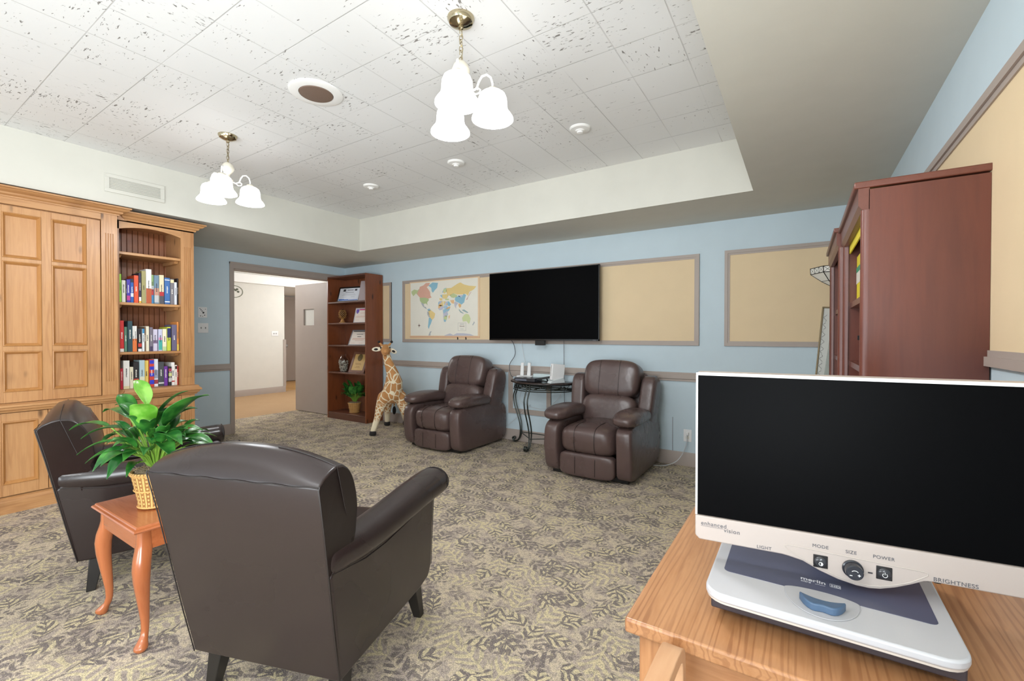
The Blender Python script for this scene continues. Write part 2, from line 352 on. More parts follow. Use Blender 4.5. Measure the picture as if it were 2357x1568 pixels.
# ------------------------------------------------------------------ room shell
XL, YB, XR, ZS, ZT = -6.212, 4.62, 0.507, 2.3655, 2.777
TX0, TX1, TY1, TY0 = -4.789, -0.307, 3.79, -2.2
NY = -3.2
struct('floor', G().box(-7.25, XR+.1, NY-.1, YB+.1, -.05, 0), M_carpet)
struct('floor_hall', G().box(-12.3, -7.25, .5, 9.0, -.05, 0), M_hall)
struct('wall_back', G().box(XL-.12, XR+.12, YB, YB+.12, 0, ZS+.5), blue)
struct('wall_right', G().box(XR, XR+.12, NY, -2.0, 0, ZS+.5).box(XR, XR+.12, -.1, YB, 0, ZS+.5).box(XR, XR+.12, -2.0, -.1, 0, .3).box(XR, XR+.12, -2.0, -.1, 2.0, ZS+.5), blue)
struct('window_3', G().box(XR+.02, XR+.08, -2.0, -.1, .3, .35).box(XR+.02, XR+.08, -2.0, -.1, 1.95, 2.0).box(XR+.02, XR+.08, -2.0, -1.95, .35, 1.95).box(XR+.02, XR+.08, -.15, -.1, .35, 1.95).box(XR+.02, XR+.08, -1.07, -1.03, .35, 1.95), taupe)  # unseen frame, added so light from the right reaches the left wall
DY0, DY1, DZ = 2.921, 4.46, 2.15
struct('wall_left', G().box(XL-.12, XL, NY, DY0, 0, ZS+.5).box(XL-.12, XL, DY1, YB, 0, ZS+.5).box(XL-.12, XL, DY0, DY1, DZ, ZS+.5), blue)
struct('wall_left_closet', G().box(XL, -5.45, NY, 1.9, 0, ZS), blue)  # unseen wall jog added to fill the gap behind the pine cabinets
wn = G()
for a, b in ((XL-.12, -5.75), (-3.45, -2.75), (-.45, XR+.12)): wn.box(a, b, NY-.12, NY, 0, ZS+.5)
wn.box(-5.75, -.45, NY-.12, NY, 0, .15).box(-5.75, -.45, NY-.12, NY, 2.3, ZS+.5)
struct('wall_front', wn, blue)
for i, (a, b) in enumerate(((-5.75, -3.45), (-2.75, -.45))):
    w = struct('window_%d' % (i+1), G().box(a, b, NY-.08, NY-.02, .15, .2).box(a, b, NY-.08, NY-.02, 2.25, 2.3).box(a, a+.05, NY-.08, NY-.02, .2, 2.25).box(b-.05, b, NY-.08, NY-.02, .2, 2.25).box((a+b)/2-.02, (a+b)/2+.02, NY-.08, NY-.02, .2, 2.25), taupe)  # unseen frames, added to let fill light in from behind
c = G().box(TX0, TX1, TY0, TY1, ZT, ZT+.05)
ceiling = struct('ceiling', c, M_tile)
sf = G().box(XL, TX0, NY, YB, ZS, ZT+.05).box(TX1, XR, NY, YB, ZS, ZT+.05).box(TX0, TX1, TY1, YB, ZS, ZT+.05).box(TX0, TX1, NY, TY0, ZS, ZT+.05)
struct('ceiling_soffit', sf, beige)
# frame mouldings and cream wall fields
tn = [0]
def frame_x(x0, x1, z0, z1, y, w=.045, mat=taupe, field=cream, d=.016):
    tn[0] += 1; g = G()
    for k, (ww, dd) in enumerate(((w, d*.55), (w*.62, d), (w*.25, d*.75))):
        a, b, c2, e = x0, x1, z0, z1
        g.box(a, b, y-dd, y, e-ww, e).box(a, b, y-dd, y, c2, c2+ww).box(a, a+ww, y-dd, y, c2+ww, e-ww).box(b-ww, b, y-dd, y, c2+ww, e-ww)
    o = struct('trim_%d' % tn[0], g, mat)
    if field: struct('wall_panel_field', G().box(x0+w, x1-w, y-.004, y+.002, z0+w, z1-w), field, parent=o, label='cream painted panel field')
    return o
frame_x(-6.1, -5.115, 1.185, 2.072, YB); frame_x(-4.878, -.828, 1.185, 2.072, YB); frame_x(-.606, .42, 1.185, 2.078, YB)
frame_x(-3.03, -2.44, .33, .84, YB, .06, field=None)
tn[0] += 1; g = G()
for ww, dd in ((.05, .01), (.03, .018), (.012, .014)):
    y0, y1, z0, z1 = .1, 4.3, 1.185, 2.065
    g.box(XR-dd, XR, y0, y1, z1-ww, z1).box(XR-dd, XR, y0, y1, z0, z0+ww).box(XR-dd, XR, y0, y0+ww, z0+ww, z1-ww).box(XR-dd, XR, y1-ww, y1, z0+ww, z1-ww)
o = struct('trim_%d' % tn[0], g, taupe)
struct('wall_panel_field', G().box(XR-.004, XR+.002, .14, 4.26, 1.23, 2.02), cream, parent=o)
def rail_prof(z0, z1, d=.022): return [(0, z0), (d*.6, z0), (d*.6, z0+.018), (d, z0+.024), (d, z1-.02), (d*.7, z1-.012), (d*.7, z1), (0, z1)]
tn[0] += 1; struct('trim_%d' % tn[0], G().prism([(YB-a, b) for a, b in rail_prof(.832, .918)], 'x', XL, XR), taupe)
tn[0] += 1; struct('trim_%d' % tn[0], G().prism([(XL+a, b) for a, b in rail_prof(.828, .915)], 'y', 1.9, 2.879), taupe)
bb = [(0, 0), (.016, 0), (.016, .115), (.009, .134), (0, .134)]
struct('baseboard_back', G().prism([(YB-a, b) for a, b in bb], 'x', XL, XR), taupe)
struct('baseboard_left', G().prism([(XL+a, b) for a, b in bb], 'y', 1.9, 2.879), taupe)
struct('baseboard_right', G().prism([(XR-a, b) for a, b in bb], 'y', NY, YB), taupe)
# doorway casing
tn[0] += 1; g = G()
for xa, xb in ((XL, XL+.02), (XL-.14, XL-.12)):
    g.box(xa, xb, DY0-.045, DY0, 0, DZ).box(xa, xb, DY1, DY1+.045, 0, DZ).box(xa, xb, DY0-.045, DY1+.045, DZ, DZ+.085)
    g.box(xa-.006, xb+.006, DY0-.045, DY1+.045, DZ+.06, DZ+.085)
g.box(XL-.12, XL, DY0, DY0+.015, 0, DZ).box(XL-.12, XL, DY1-.015, DY1, 0, DZ).box(XL-.12, XL, DY0, DY1, DZ-.012, DZ)
struct('trim_%d' % tn[0], g, taupe)
# open door leaf with small wired-glass lite
g = G(); y0, y1 = 4.415, 4.455; x0, x1 = -7.27, -6.33; a, b, c1, d1 = -7.03, -6.735, 1.45, 1.72
g.box(x0, a, y0, y1, .012, 2.135).box(b, x1, y0, y1, .012, 2.135).box(a, b, y0, y1, .012, c1).box(a, b, y0, y1, d1, 2.135)
dr = struct('door_1', g, taupe)
t_ = plain('pale_door_lite', (214, 212, 206), .15)
struct('pane', G().box(a, b, y1-.012, y1-.006, c1, d1), t_, parent=dr, label='small glass lite')
struct('hinge', G().box(-6.335, -6.32, 4.405, 4.42, 1.8, 1.9).box(-6.335, -6.32, 4.405, 4.42, .25, .35), chrome, parent=dr)
# hall beyond
HX = -9.85
struct('wall_hall_far', G().box(HX-.12, HX, .5, 5.72, 0, 2.39).box(HX-.9, HX-.12, 5.6, 5.72, 0, 2.39), white_wall)
struct('wall_hall_recess', G().box(-12.17, -12.05, 5.6, 9, 0, 3), white_wall)
struct('wall_hall_end', G().box(-12.3, XL-.12, 8.2, 8.3, 0, 3), white_wall)
struct('wall_hall_near', G().box(-12.3, XL-.12, .4, .5, 0, 3), white_wall)
struct('wall_hall_side', G().box(XL-.14, XL-.122, .5, DY0-.05, 0, 2.7).box(XL-.14, XL-.122, DY1+.05, 8.2, 0, 2.7).box(XL-.14, XL-.122, DY0-.05, DY1+.05, DZ+.09, 2.7), white_wall)
struct('ceiling_hall', G().box(-12.3, XL-.12, .5, 8.3, 2.66, 2.72).box(-12.3, HX+.12, .5, 8.2, 2.385, 2.66), white_ceil)
tn[0] += 1; struct('trim_%d' % tn[0], G().box(HX+.12, HX+.20, .5, 8.2, 2.61, 2.66).box(HX+.12, HX+.16, .5, 8.2, 2.57, 2.61), plain('grey_cornice', (205, 203, 196), .7))
struct('baseboard_hall', G().prism([(HX+a, b) for a, b in bb], 'y', .5, 5.74), taupe)
tn[0] += 1; struct('trim_%d' % tn[0], G().box(HX-.13, HX+.012, 5.69, 5.75, .13, 1.19), taupe)
woodfl = wood('honey_wood_floor', (214, 164, 96), (200, 146, 78), (180, 124, 60), 'x', 1, .4, False)
struct('floor_recess', G().box(-12.05, HX-.2, 5.72, 8.2, 0, .004), woodfl)
g = G().box(-12.05, -12.0, 6.3, 7.6, .02, 2.28)
d2 = struct('door_2', g, taupe)
struct('door_frame', G().box(-12.05, -11.97, 6.2, 6.3, 0, 2.28).box(-12.05, -11.97, 7.6, 7.7, 0, 2.28).box(-12.05, -11.97, 6.2, 7.7, 2.28, 2.36), taupe, parent=d2)
gk = G(); gk.lathe([(.02, 0), (.02, .03), (.045, .045), (.05, .07), (.035, .09), (0.005, .095)], n=16, T=Matrix.Translation((-12.0, 6.98, 1.0)) @ Matrix.Rotation(PI/2, 4, 'Y'))
struct('door_handle', gk, chrome, parent=d2)
# ------------------------------------------------------------------ wall plates
def plate_y(name, label, cat, x, z, w, hgt, n, kind, y=YB):
    t = thing(name, label, cat, (x, y, z))
    obj('cover', G().box(-w/2, w/2, -.006, 0, -hgt/2, hgt/2), white_pl, t, .002)
    for k in range(n):
        dz = (k-(n-1)/2)*.038
        obj('socket', G().box(-.016, .016, -.009, -.006, dz-.014, dz+.014), plain('ivory_plastic', (225, 222, 212), .4), t, .001)
    return t
outl = plate_y('wall_outlet', 'white double outlet low on the blue wall right of the right recliner', 'outlet', -.93, .30, .075, .12, 2, 0)
plug = obj('plug', G().box(-.012, .012, -.035, -.009, .008, .032), white_pl); plug.location = (-.93, YB, .30); tag(plug, 'white plug in the outlet right of the right recliner', 'plug')
t = thing('light_switch', 'white two-gang switch plate on blue wall left of the doorway', 'switch', (XL, 2.57, 1.372))
obj('cover', G().box(0, .006, -.058, .058, -.06, .06), white_pl, t, .002)
for k in (-.024, .024):
    obj('toggle', G().box(.006, .016, k-.005, k+.005, -.01, .012), plain('grey_toggle', (150, 150, 150), .4), t, .001)
t = thing('sensor_plate', 'white square plate dotted with dark holes above the two-gang switch', 'wall plate', (XL, 2.565, 1.565))
obj('cover', G().box(0, .006, -.05, .05, -.065, .065), white_pl, t, .002)
for (a, b, r) in ((-.03, .045, .005), (-.018, .03, .006), (-.006, .015, .006), (.008, -.004, .011), (-.022, -.045, .005), (.022, -.035, .006), (.03, .04, .004), (.0, -.05, .004)):
    obj('dark_hole', G().lathe([(r, 0), (r, .002)], n=10, T=Matrix.Translation((.006, a, b)) @ Matrix.Rotation(PI/2, 4, 'Y')), plain('dark_hole', (40, 40, 44), .6), t)
t = thing('light_switch', 'small white switch plate on the far hall wall', 'switch', (HX, 5.50, 1.323))
obj('cover', G().box(0, .008, -.075, .075, -.055, .055), white_pl, t, .002)
for k in (-.025, .025): obj('toggle', G().box(.008, .02, k-.006, k+.006, -.014, .014), plain('grey_toggle', (150, 150, 150), .4), t)
# clover wall decal / plaque seen in the hall
t = thing('wall_plaque', 'oval plaque with dark leaves on the hall wall', 'plaque', (HX, 4.66, 2.19))
def ring_yz(cy, cz, ry, rz, r, x=.008, n=28): 
    return [(x, cy+ry*math.cos(2*PI*k/n), cz+rz*math.sin(2*PI*k/n)) for k in range(n+1)]
obj('rim', G().tube(ring_yz(0, 0, .16, .12, 0), .006, 6), plain('olive_paint', (112, 118, 96), .6), t)
g = G()
for a, b in ((.02, .03), (.07, .0), (-.04, -.02), (.05, .05), (-.02, .05)): g.sq((.006, a, b), (.005, .026, .02), (1, 1), 12, 6)
obj('leaf_motif', g, plain('dark_olive_paint', (84, 88, 70), .6), t)
# ------------------------------------------------------------------ ceiling fittings
def disc(name, label, cat, x, y, r, inner=None):
    t = thing(name, label, cat, (x, y, ZT))
    obj('flange', G().lathe([(r, 0), (r, -.006), (r*.9, -.014), (r*.45, -.018), (r*.42, -.024), (.002, -.026)], n=32), white_ceil, t)
    obj('cap', G().lathe([(r*.3, -.022), (r*.28, -.036), (.002, -.04)], n=24), white_ceil, t)
    return t
disc('sprinkler_cover', 'white ceiling disc nearest the right soffit corner', 'ceiling disc', -1.348, 2.986, .075)
disc('sprinkler_cover', 'white ceiling disc between the other two discs', 'ceiling disc', -2.513, 2.996, .075)
disc('sprinkler_cover', 'white ceiling disc farthest left, deep beyond the left chandelier', 'ceiling disc', -3.621, 3.003, .075)
t = thing('ceiling_speaker', 'round ceiling speaker with brown grille in a white ring', 'speaker', (-2.518, 1.671, ZT))
obj('ring', G().lathe([(.155, 0), (.155, -.006), (.145, -.01), (.1, -.011), (.1, 0)], n=40), white_ceil, t)
obj('grille', G().lathe([(.1, -.004), (.095, -.014), (.06, -.018), (.002, -.019)], n=36), plain('brown_mesh', (120, 98, 84), .5, bump=1, bscale=400), t)
t = thing('air_vent', 'beige louvred air vent on the soffit face above the pine cabinet', 'vent', (TX0, 1.47, 2.53))
gv = G()
ya, yb, za, zb = -.20, .21, -.07, .08
gv.box(0, .012, ya, yb, zb-.03, zb).box(0, .012, ya, yb, za, za+.03).box(0, .012, ya, ya+.03, za+.03, zb-.03).box(0, .012, yb-.03, yb, za+.03, zb-.03)
obj('frame', gv, beige, t, .002)
for k in range(7):
    z = za+.034+k*.0125
    obj('slat', G().prism([(.002, z), (.011, z+.006), (.011, z+.009), (.002, z+.004)], 'y', ya+.03, yb-.03), beige, t)
# ------------------------------------------------------------------ chandeliers
def chandelier(x, y, angs, label, pw=1.0):
    t = thing('chandelier', label, 'chandelier', (x, y, ZT), 0, 'three-shade ceiling chandeliers')
    obj('canopy', G().lathe([(.064, 0), (.064, -.006), (.055, -.022), (.03, -.034), (.012, -.038), (.012, -.05), (.004, -.055)], n=36), brass, t)
    ch = G(); z = -.055; k = 0
    while z > -.2:
        pts = []
        for q in range(13):
            a = 2*PI*q/12; u = .009*math.cos(a); w = .017*math.sin(a)
            pts.append((u if k % 2 else 0, 0 if k % 2 else u, z-.012+w))
        ch.tube(pts, .0022, 6); z -= .025; k += 1
    obj('chain', ch, brass, t)
    obj('cord', G().tube([(0, 0, -.05), (.008, .004, -.09), (-.004, 0, -.12), (.016, -.006, -.15), (.004, 0, -.19), (0, 0, -.2)], .0025, 6), brass, t)
    cw = plain('cream_enamel', (222, 216, 200), .35)
    obj('hub', G().lathe([(.004, -.2), (.02, -.205), (.034, -.22), (.042, -.24), (.043, -.247), (.038, -.262), (.025, -.278), (.014, -.29), (.012, -.31), (.02, -.32), (.034, -.33), (.034, -.345), (.02, -.36), (.008, -.38), (.002, -.385)], n=24), cw, t)
    for a in angs:
        ca, sa = math.cos(math.radians(a)), math.sin(math.radians(a))
        P = lambda r, z: (r*ca, r*sa, z)
        arm = G().tube([P(.02, -.335), P(.05, -.345), P(.075, -.33), P(.085, -.30), P(.1, -.275), (P(.122, -.268)), P(.142, -.282), P(.15, -.31), P(.15, -.335)], .0055, 8)
        arm.tube([P(.05, -.345), P(.07, -.358), P(.088, -.352), P(.092, -.338), P(.083, -.33), P(.078, -.337)], .004, 6)
        ao = obj('arm', arm, plain('white_enamel', (235, 233, 228), .35), t)
        obj('socket_cup', G().lathe([(.008, -.328), (.022, -.334), (.03, -.345), (.031, -.36), (.002, -.361)], (.15*ca, .15*sa, 0), 20), cw, ao)
        n = 36; pr = [(.028, -.350), (.046, -.353), (.060, -.364), (.067, -.382), (.069, -.405), (.070, -.425), (.075, -.442), (.088, -.458), (.097, -.472), (.098, -.480)]
        inn = [(r-.004, zz-.001) for r, zz in pr[::-1]]
        sh = obj('shade', G().loft([[Vector((.15*ca+r*math.cos(2*PI*k/n), .15*sa+r*math.sin(2*PI*k/n), zz)) for k in range(n)] for r, zz in pr+inn], caps=False), M_shade, t)
        obj('bulb', G().sq((.15*ca, .15*sa, -.40), (.022, .022, .035), (1, 1), 16, 10), M_shade, sh)
        l = light('chandelier_light', 'POINT', (x+.15*ca, y+.15*sa, ZT-.505), CH_W*pw, (.93, .965, 1), .045)
    return t
CH_W = 12
chandelier(-1.357, 1.653, (-57, 30, 150), 'brass and white three-shade chandelier nearer the camera, right of the round speaker')
chandelier(-3.615, 1.669, (-40, 80, 200), 'brass and white three-shade chandelier over the pine cabinet, left of the round speaker', .35)
chandelier(-1.357, -1.0, (-57, 63, 183), 'brass and white three-shade chandelier behind the viewpoint')  # out-of-view fixture added for more light in the room
light('hall_daylight', 'POINT', (-8.0, 3.3, 2.3), 40, (1, 1, 1), .15)  # added fill for the hall and door leaf, no fixture here
light('hall_ceiling_light', 'POINT', (-8.3, 6.3, 2.3), 50, (1, 1, 1), .15)  # lamp added to brighten the far hall and recess
t = thing('ceiling_light', 'round white flush ceiling light in the hall', 'ceiling light', (-8.3, 6.3, 2.66))  # unseen fixture added to go with the far hall lamp
obj('diffuser', G().lathe([(.17, 0), (.17, -.03), (.13, -.07), (.06, -.09), (.002, -.095)], n=28), M_shade, t)
# ------------------------------------------------------------------ pine cabinets
def panel_door(parent, name, x, y0, y1, z0, z1, cells, mat=None, knob=None):
    mat = mat or pineZ; d = obj(name, G().box(x-.034, x-.026, y0, y1, z0, z1), mat, parent, world=True)
    ys = sorted({c[0] for c in cells}|{c[1] for c in cells}); g = G(); fr = G()
    # frame as grid of strips around the cells
    cols = sorted({(c[0], c[1]) for c in cells}); rows = sorted({(c[2], c[3]) for c in cells})
    yy = [y0]+[v for c in cols for v in c]+[y1]; zz = [z0]+[v for r in rows for v in r]+[z1]
    for i in range(0, len(yy), 2): g.box(x-.026, x, yy[i], yy[i+1], z0, z1)
    for j in range(0, len(zz), 2):
        for i in range(1, len(yy)-1, 2): g.box(x-.026, x-.0004, yy[i], yy[i+1], zz[j], zz[j+1])
    obj('door_frame', g, mat, d, .0015, world=True)
    for (a, b) in cols:
        for (c1, c2) in rows:
            w = .022; p = []
            for (o_, dx) in ((0, 0), (.001, .004), (.006, .006), (.009, .001), (.012, -.002), (w, -.021)):
                p.append([Vector((x+dx, a+o_, c1+o_)), Vector((x+dx, b-o_, c1+o_)), Vector((x+dx, b-o_, c2-o_)), Vector((x+dx, a+o_, c2-o_))])
            obj('panel_moulding', G().loft(p, caps=False), pineM, d, world=True, smooth=20); obj('panel', G().box(x-.026, x-.0205, a+w-.006, b-w+.006, c1+w-.006, c2-w+.006), pineZ, d, world=True)
    return d
def pilaster(parent, x, y0, y1, z0, z1, f0, f1, n=4):
    w = (y1-y0); pts = [(x-.03, y0), (x, y0)]; m0 = w*.2; fw = (w-2*m0)/n; flat = [(x-.03, y0), (x, y0), (x, y1), (x-.03, y1)]
    for k in range(n):
        a = y0+m0+k*fw
        pts += [(x, a+.003), (x-.006, a+fw*.3), (x-.006, a+fw*.5), (x, a+fw*.72)]
    pts += [(x, y1), (x-.03, y1)]
    return obj('pilaster', G().prism(pts, 'z', f0, f1).prism(flat, 'z', z0, f0).prism(flat, 'z', f1, z1), pineZ, parent, world=True)
def mould(parent, name, prof, x, y0, y1, ret=True, mat=None):
    # profile (out, z) swept along y with mitred returns to the back
    rings = []
    for (yy, back, sgn) in ((y0, True, -1), (y0, False, -1), (y1, False, 1), (y1, True, 1)):
        rings.append([Vector(((x-.3) if back else x+o_, yy+sgn*o_, z)) for o_, z in prof])
    g = G().loft(rings, closed=True, caps=True)
    return obj(name, g, mat or pineY, parent, world=True, smooth=25)
arm = thing('pine_armoire', 'tall pine armoire with six-panel upper door at the left edge', 'cabinet', (-5.1, .7, 0))
X1 = -4.80
obj('carcass', G().box(-5.42, X1-.031, -.02, 1.352, .1, 2.30), pineZ, arm, world=True)
obj('header', G().box(X1-.03, X1, -.02, 1.352, 2.225, 2.285), pineY, arm, .002, world=True)
mould(arm, 'crown', [(0, 2.275), (.012, 2.275), (.014, 2.285), (.03, 2.292), (.034, 2.305), (.055, 2.312), (.07, 2.328), (.078, 2.33), (.078, 2.342), (0, 2.342)], X1, -.0, 1.352)
mould(arm, 'waist_moulding', [(0, .72), (.012, .722), (.018, .735), (.03, .742), (.032, .756), (.045, .762), (.045, .776), (.02, .786), (0, .788)], X1, 0, 1.352)
mould(arm, 'plinth', [(0, 0), (.05, 0), (.05, .085), (.035, .1), (.02, .108), (0, .112)], X1-.005, 0, 1.352)
pilaster(arm, X1+.004, 1.25, 1.352, .788, 2.28, .9, 2.12)
pilaster(arm, X1+.004, 1.25, 1.352, .112, .72, .17, .66)
pilaster(arm, X1+.004, -.02, .0, .788, 2.28, .9, 2.12, 1)
UR = [(.868, 1.164), (1.20, 1.815), (1.842, 2.166)]
for y0 in (.628, .006):
    s = y0-.628
    cells = [(a+s, b+s, r0, r1) for (a, b) in ((.709, .908), (.962, 1.162)) for (r0, r1) in UR]
    d = panel_door(arm, 'door', X1-.002, y0, y0+.617, .79, 2.215, cells)
for y0, y1 in ((.937, 1.245), (.626, .933), (.314, .622), (.004, .31)):
    d = panel_door(arm, 'lower_door', X1-.002, y0, y1, .118, .716, [(y0+.072, y1-.05, .20, .655)])
    obj('knob', G().sq((X1+.018, y0+.035, .45), (.016, .014, .014), (1, 1), 12, 8), pineZ, d, world=True)
# open bookcase unit
bk = thing('pine_bookcase', 'open pine bookcase with arched top and three rows of books', 'bookcase', (-5.1, 1.68, 0))
X2 = -4.88; yo0, yo1, ye = 1.387, 1.838, 1.945
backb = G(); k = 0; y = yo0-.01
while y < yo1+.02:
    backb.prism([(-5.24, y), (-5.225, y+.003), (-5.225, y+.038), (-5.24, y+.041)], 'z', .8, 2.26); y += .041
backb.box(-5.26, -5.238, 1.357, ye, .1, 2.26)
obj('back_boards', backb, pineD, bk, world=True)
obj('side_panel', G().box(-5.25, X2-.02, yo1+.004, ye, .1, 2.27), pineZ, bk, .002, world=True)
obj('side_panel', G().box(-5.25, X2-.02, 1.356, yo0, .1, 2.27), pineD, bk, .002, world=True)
# arched face frame header
arc = []
for k in range(17):
    u = k/16; yy = yo0+(yo1-yo0)*u; arc.append((yy, 2.19+.036*(1-(2*u-1)**2)))
g = G(); n = len(arc)
fr_ = [Vector((X2, a, b)) for a, b in arc]; ft = [Vector((X2, a, 2.275)) for a, b in arc]; bk_ = [Vector((X2-.022, a, b)) for a, b in arc]; bt = [Vector((X2-.022, a, 2.275)) for a, b in arc]
g.loft([fr_, ft, bt, bk_, fr_], closed=False, caps=False).box(X2-.022, X2, 1.3525, yo0, 2.19, 2.275)
obj('arched_header', g, pineY, bk, world=True)
pilaster(bk, X2, yo1, ye, .80, 2.275, .88, 2.11)
for za, zb in ((2.262, 2.335), (.72, .81)): obj('filler_block', G().box(-5.0, X2+.011, 1.3525, 1.437, za, zb), pineY, bk, world=True)
obj('face_stile', G().box(X2-.022, X2, 1.3525, yo0, .80, 2.275), pineZ, bk, world=True)
mould(bk, 'crown', [(0, 2.265), (.012, 2.265), (.016, 2.278), (.03, 2.284), (.036, 2.298), (.056, 2.306), (.07, 2.322), (.078, 2.324), (.078, 2.336), (0, 2.336)], X2, 1.435, ye)
obj('top_board', G().box(-5.25, X2, 1.388, ye, 2.255, 2.275), pineY, bk, world=True)
mould(bk, 'waist_moulding', [(0, .72), (.012, .722), (.018, .735), (.03, .742), (.032, .756), (.045, .762), (.045, .776), (.03, .79), (.024, .806), (0, .812)], X2, 1.435, ye)
mould(bk, 'plinth', [(0, 0), (.05, 0), (.05, .085), (.035, .1), (.02, .108), (0, .112)], X2, 1.435, ye)
pilaster(bk, X2, yo1, ye, .112, .72, .17, .66)
panel_door(bk, 'lower_door', X2-.002, 1.36, yo1-.002, .118, .716, [(1.45, 1.785, .20, .655)])
SH = [.812, 1.136, 1.566, 2.0]
for i, z in enumerate(SH):
    s = obj('shelf', G().box(-5.235, X2-.012, yo0, yo1+.004, z-.024, z), pineY, bk, .004, world=True)
    if i:
        for yy in (yo0+.0, yo1-.03):
            obj('corbel', G().prism([(-5.2, z-.024), (-4.93, z-.024), (-4.95, z-.045), (-5.0, z-.052), (-5.2, z-.052)], 'y', yy, yy+.03), pineY, s, world=True)
# ------------------------------------------------------------------ books
def bookmat(rgb): return plain('book_%d_%d_%d' % rgb, rgb, .45)
paper = plain('page_paper', (232, 226, 208), .8)
def book(y0, y1, zs, hgt, rgb, label, grp, bands=(), lab=None):
    w = y1-y0; dep = random.uniform(.14, .19); xf = -4.925-random.uniform(0, .02)
    t = thing('book', label, 'book', (xf, (y0+y1)/2, zs), 0, grp); hw = w/2-.0008; c = .0025
    g = G().box(-.004, 0, -hw, hw, 0, hgt).box(-dep, -.004, -hw, -hw+c, 0, hgt).box(-dep, -.004, hw-c, hw, 0, hgt)
    obj('cover', g, bookmat(rgb), t, .0012)
    obj('pages', G().box(-dep+.004, -.004, -hw+c, hw-c, .003, hgt-.004), paper, t)
    for (a, b, col) in bands:
        obj('spine_label', G().box(-.001, .0007, -hw+.001, hw-.001, a*hgt, b*hgt), bookmat(col), t)
    # title marks on the spine
    g = G(); tc = (240, 236, 225) if sum(rgb) < 400 else (60, 56, 60); z = hgt*.42; hh = min(.009, w*.3)
    for k in range(random.randint(5, 9)):
        l = random.uniform(.004, .009)
        if z+l < hgt*.9: g.box(0, .0009, -hh/2, hh/2*random.uniform(.3, 1), z, z+l)
        z += l+.0025
    obj('spine_title', g, bookmat(tc), t)
    return t
R1 = [(1.402,1.417,.243,(150,205,50),'lime green hardback at the left end of the top book row',()),
(1.419,1.446,.191,(222,218,206),'cream paperback beside the lime green book',()),
(1.448,1.454,.187,(70,66,70),'very thin dark book between cream and purple spines, top book row',()),
(1.454,1.481,.202,(66,50,165),'purple-blue paperback with pink marks, top book row',((.1,.3,(190,60,140)),)),
(1.481,1.504,.21,(40,95,175),'bright blue book with dark top, just left of the orange one',((.25,.4,(225,230,235)),(.85,1,(20,25,50)))),
(1.504,1.536,.243,(222,84,48),'orange-red book on the top book row',()),
(1.536,1.555,.267,(48,42,66),'dark navy book with white and yellow foot, right of the orange book',((0,.07,(235,180,60)),(.07,.2,(235,235,235)))),
(1.555,1.586,.287,(160,152,102),'khaki olive book left of the tallest white one',()),
(1.587,1.629,.308,(235,232,226),'tallest book on the top row, white above and rust brown below',((0,.44,(176,88,52)),)),
(1.629,1.649,.262,(150,180,120),'thin green and white book with red foot right of the tallest book',((0,.3,(70,140,190)),(.3,.5,(200,60,60)),(.5,.62,(230,230,230)))),
(1.649,1.685,.26,(110,135,155),'slate blue book with grey square near its foot, top book row',((.05,.3,(190,190,190)),(.3,.55,(190,140,120)))),
(1.688,1.725,.267,(226,214,178),'cream book with red and grey lower half, top book row',((0,.28,(80,80,88)),(.28,.42,(180,50,55)))),
(1.73,1.773,.247,(62,108,168),'wide mid-blue hardback near the right end of the top book row',((.08,.12,(220,225,235)),(.9,.93,(235,235,235)))),
(1.775,1.806,.24,(120,118,124),'grey hardback with cream title beside the wide blue book',((.85,.97,(226,214,170)),)),
(1.807,1.828,.212,(220,224,232),'slim white book second from the right of the top row',()),
(1.829,1.837,.25,(34,30,36),'black spine at the far right of the top book row',())]
R2 = [(1.402,1.431,.271,(205,48,46),'tall red hardback with white foot, left end of the middle book row',((.0,.1,(235,230,222)),)),
(1.434,1.454,.217,(92,130,108),'grey-green book beside the tall red one',()),
(1.454,1.488,.268,(44,74,82),'dark teal book with large pale title, middle book row',()),
(1.488,1.505,.225,(235,232,226),'first of two slim books white above and orange below, touching the teal book',((0,.5,(228,120,56)),)),
(1.505,1.524,.226,(238,236,230),'second of two slim white and orange books, touching the black one',((0,.5,(228,120,56)),)),
(1.527,1.556,.199,(44,40,44),'black book with red and white foot, middle book row',((0,.12,(230,230,230)),(.2,.36,(190,60,50)))),
(1.557,1.575,.202,(225,230,232),'slim white book with blue top, middle book row',((.8,1,(50,130,180)),)),
(1.575,1.586,.216,(110,84,64),'thin brown book in the middle of the middle row',()),
(1.587,1.612,.225,(232,224,200),'cream book taller than its neighbours, middle of the middle row',()),
(1.614,1.636,.217,(120,112,124),'grey-purple book right of the cream one, middle row',((0,.2,(70,60,90)),)),
(1.64,1.674,.199,(206,198,216),'pale lavender book with a rosette, middle row',((.35,.5,(120,100,130)),)),
(1.679,1.708,.199,(196,196,220),'pastel book with teal lower half, middle row',((.05,.5,(70,170,160)),(.5,.62,(225,150,190)))),
(1.709,1.74,.202,(236,226,200),'cream book with pastel foot between teal and yellow-green books',((0,.2,(190,210,150)),)),
(1.742,1.772,.221,(196,204,70),'yellow-green book with navy top, middle row',((.55,.95,(40,46,100)),)),
(1.78,1.82,.243,(104,98,124),'broad slate-purple book near the right end, middle row',()),
(1.821,1.837,.27,(208,136,70),'slim orange-tan book at the right end, middle row',((0,.22,(225,200,90)),))]
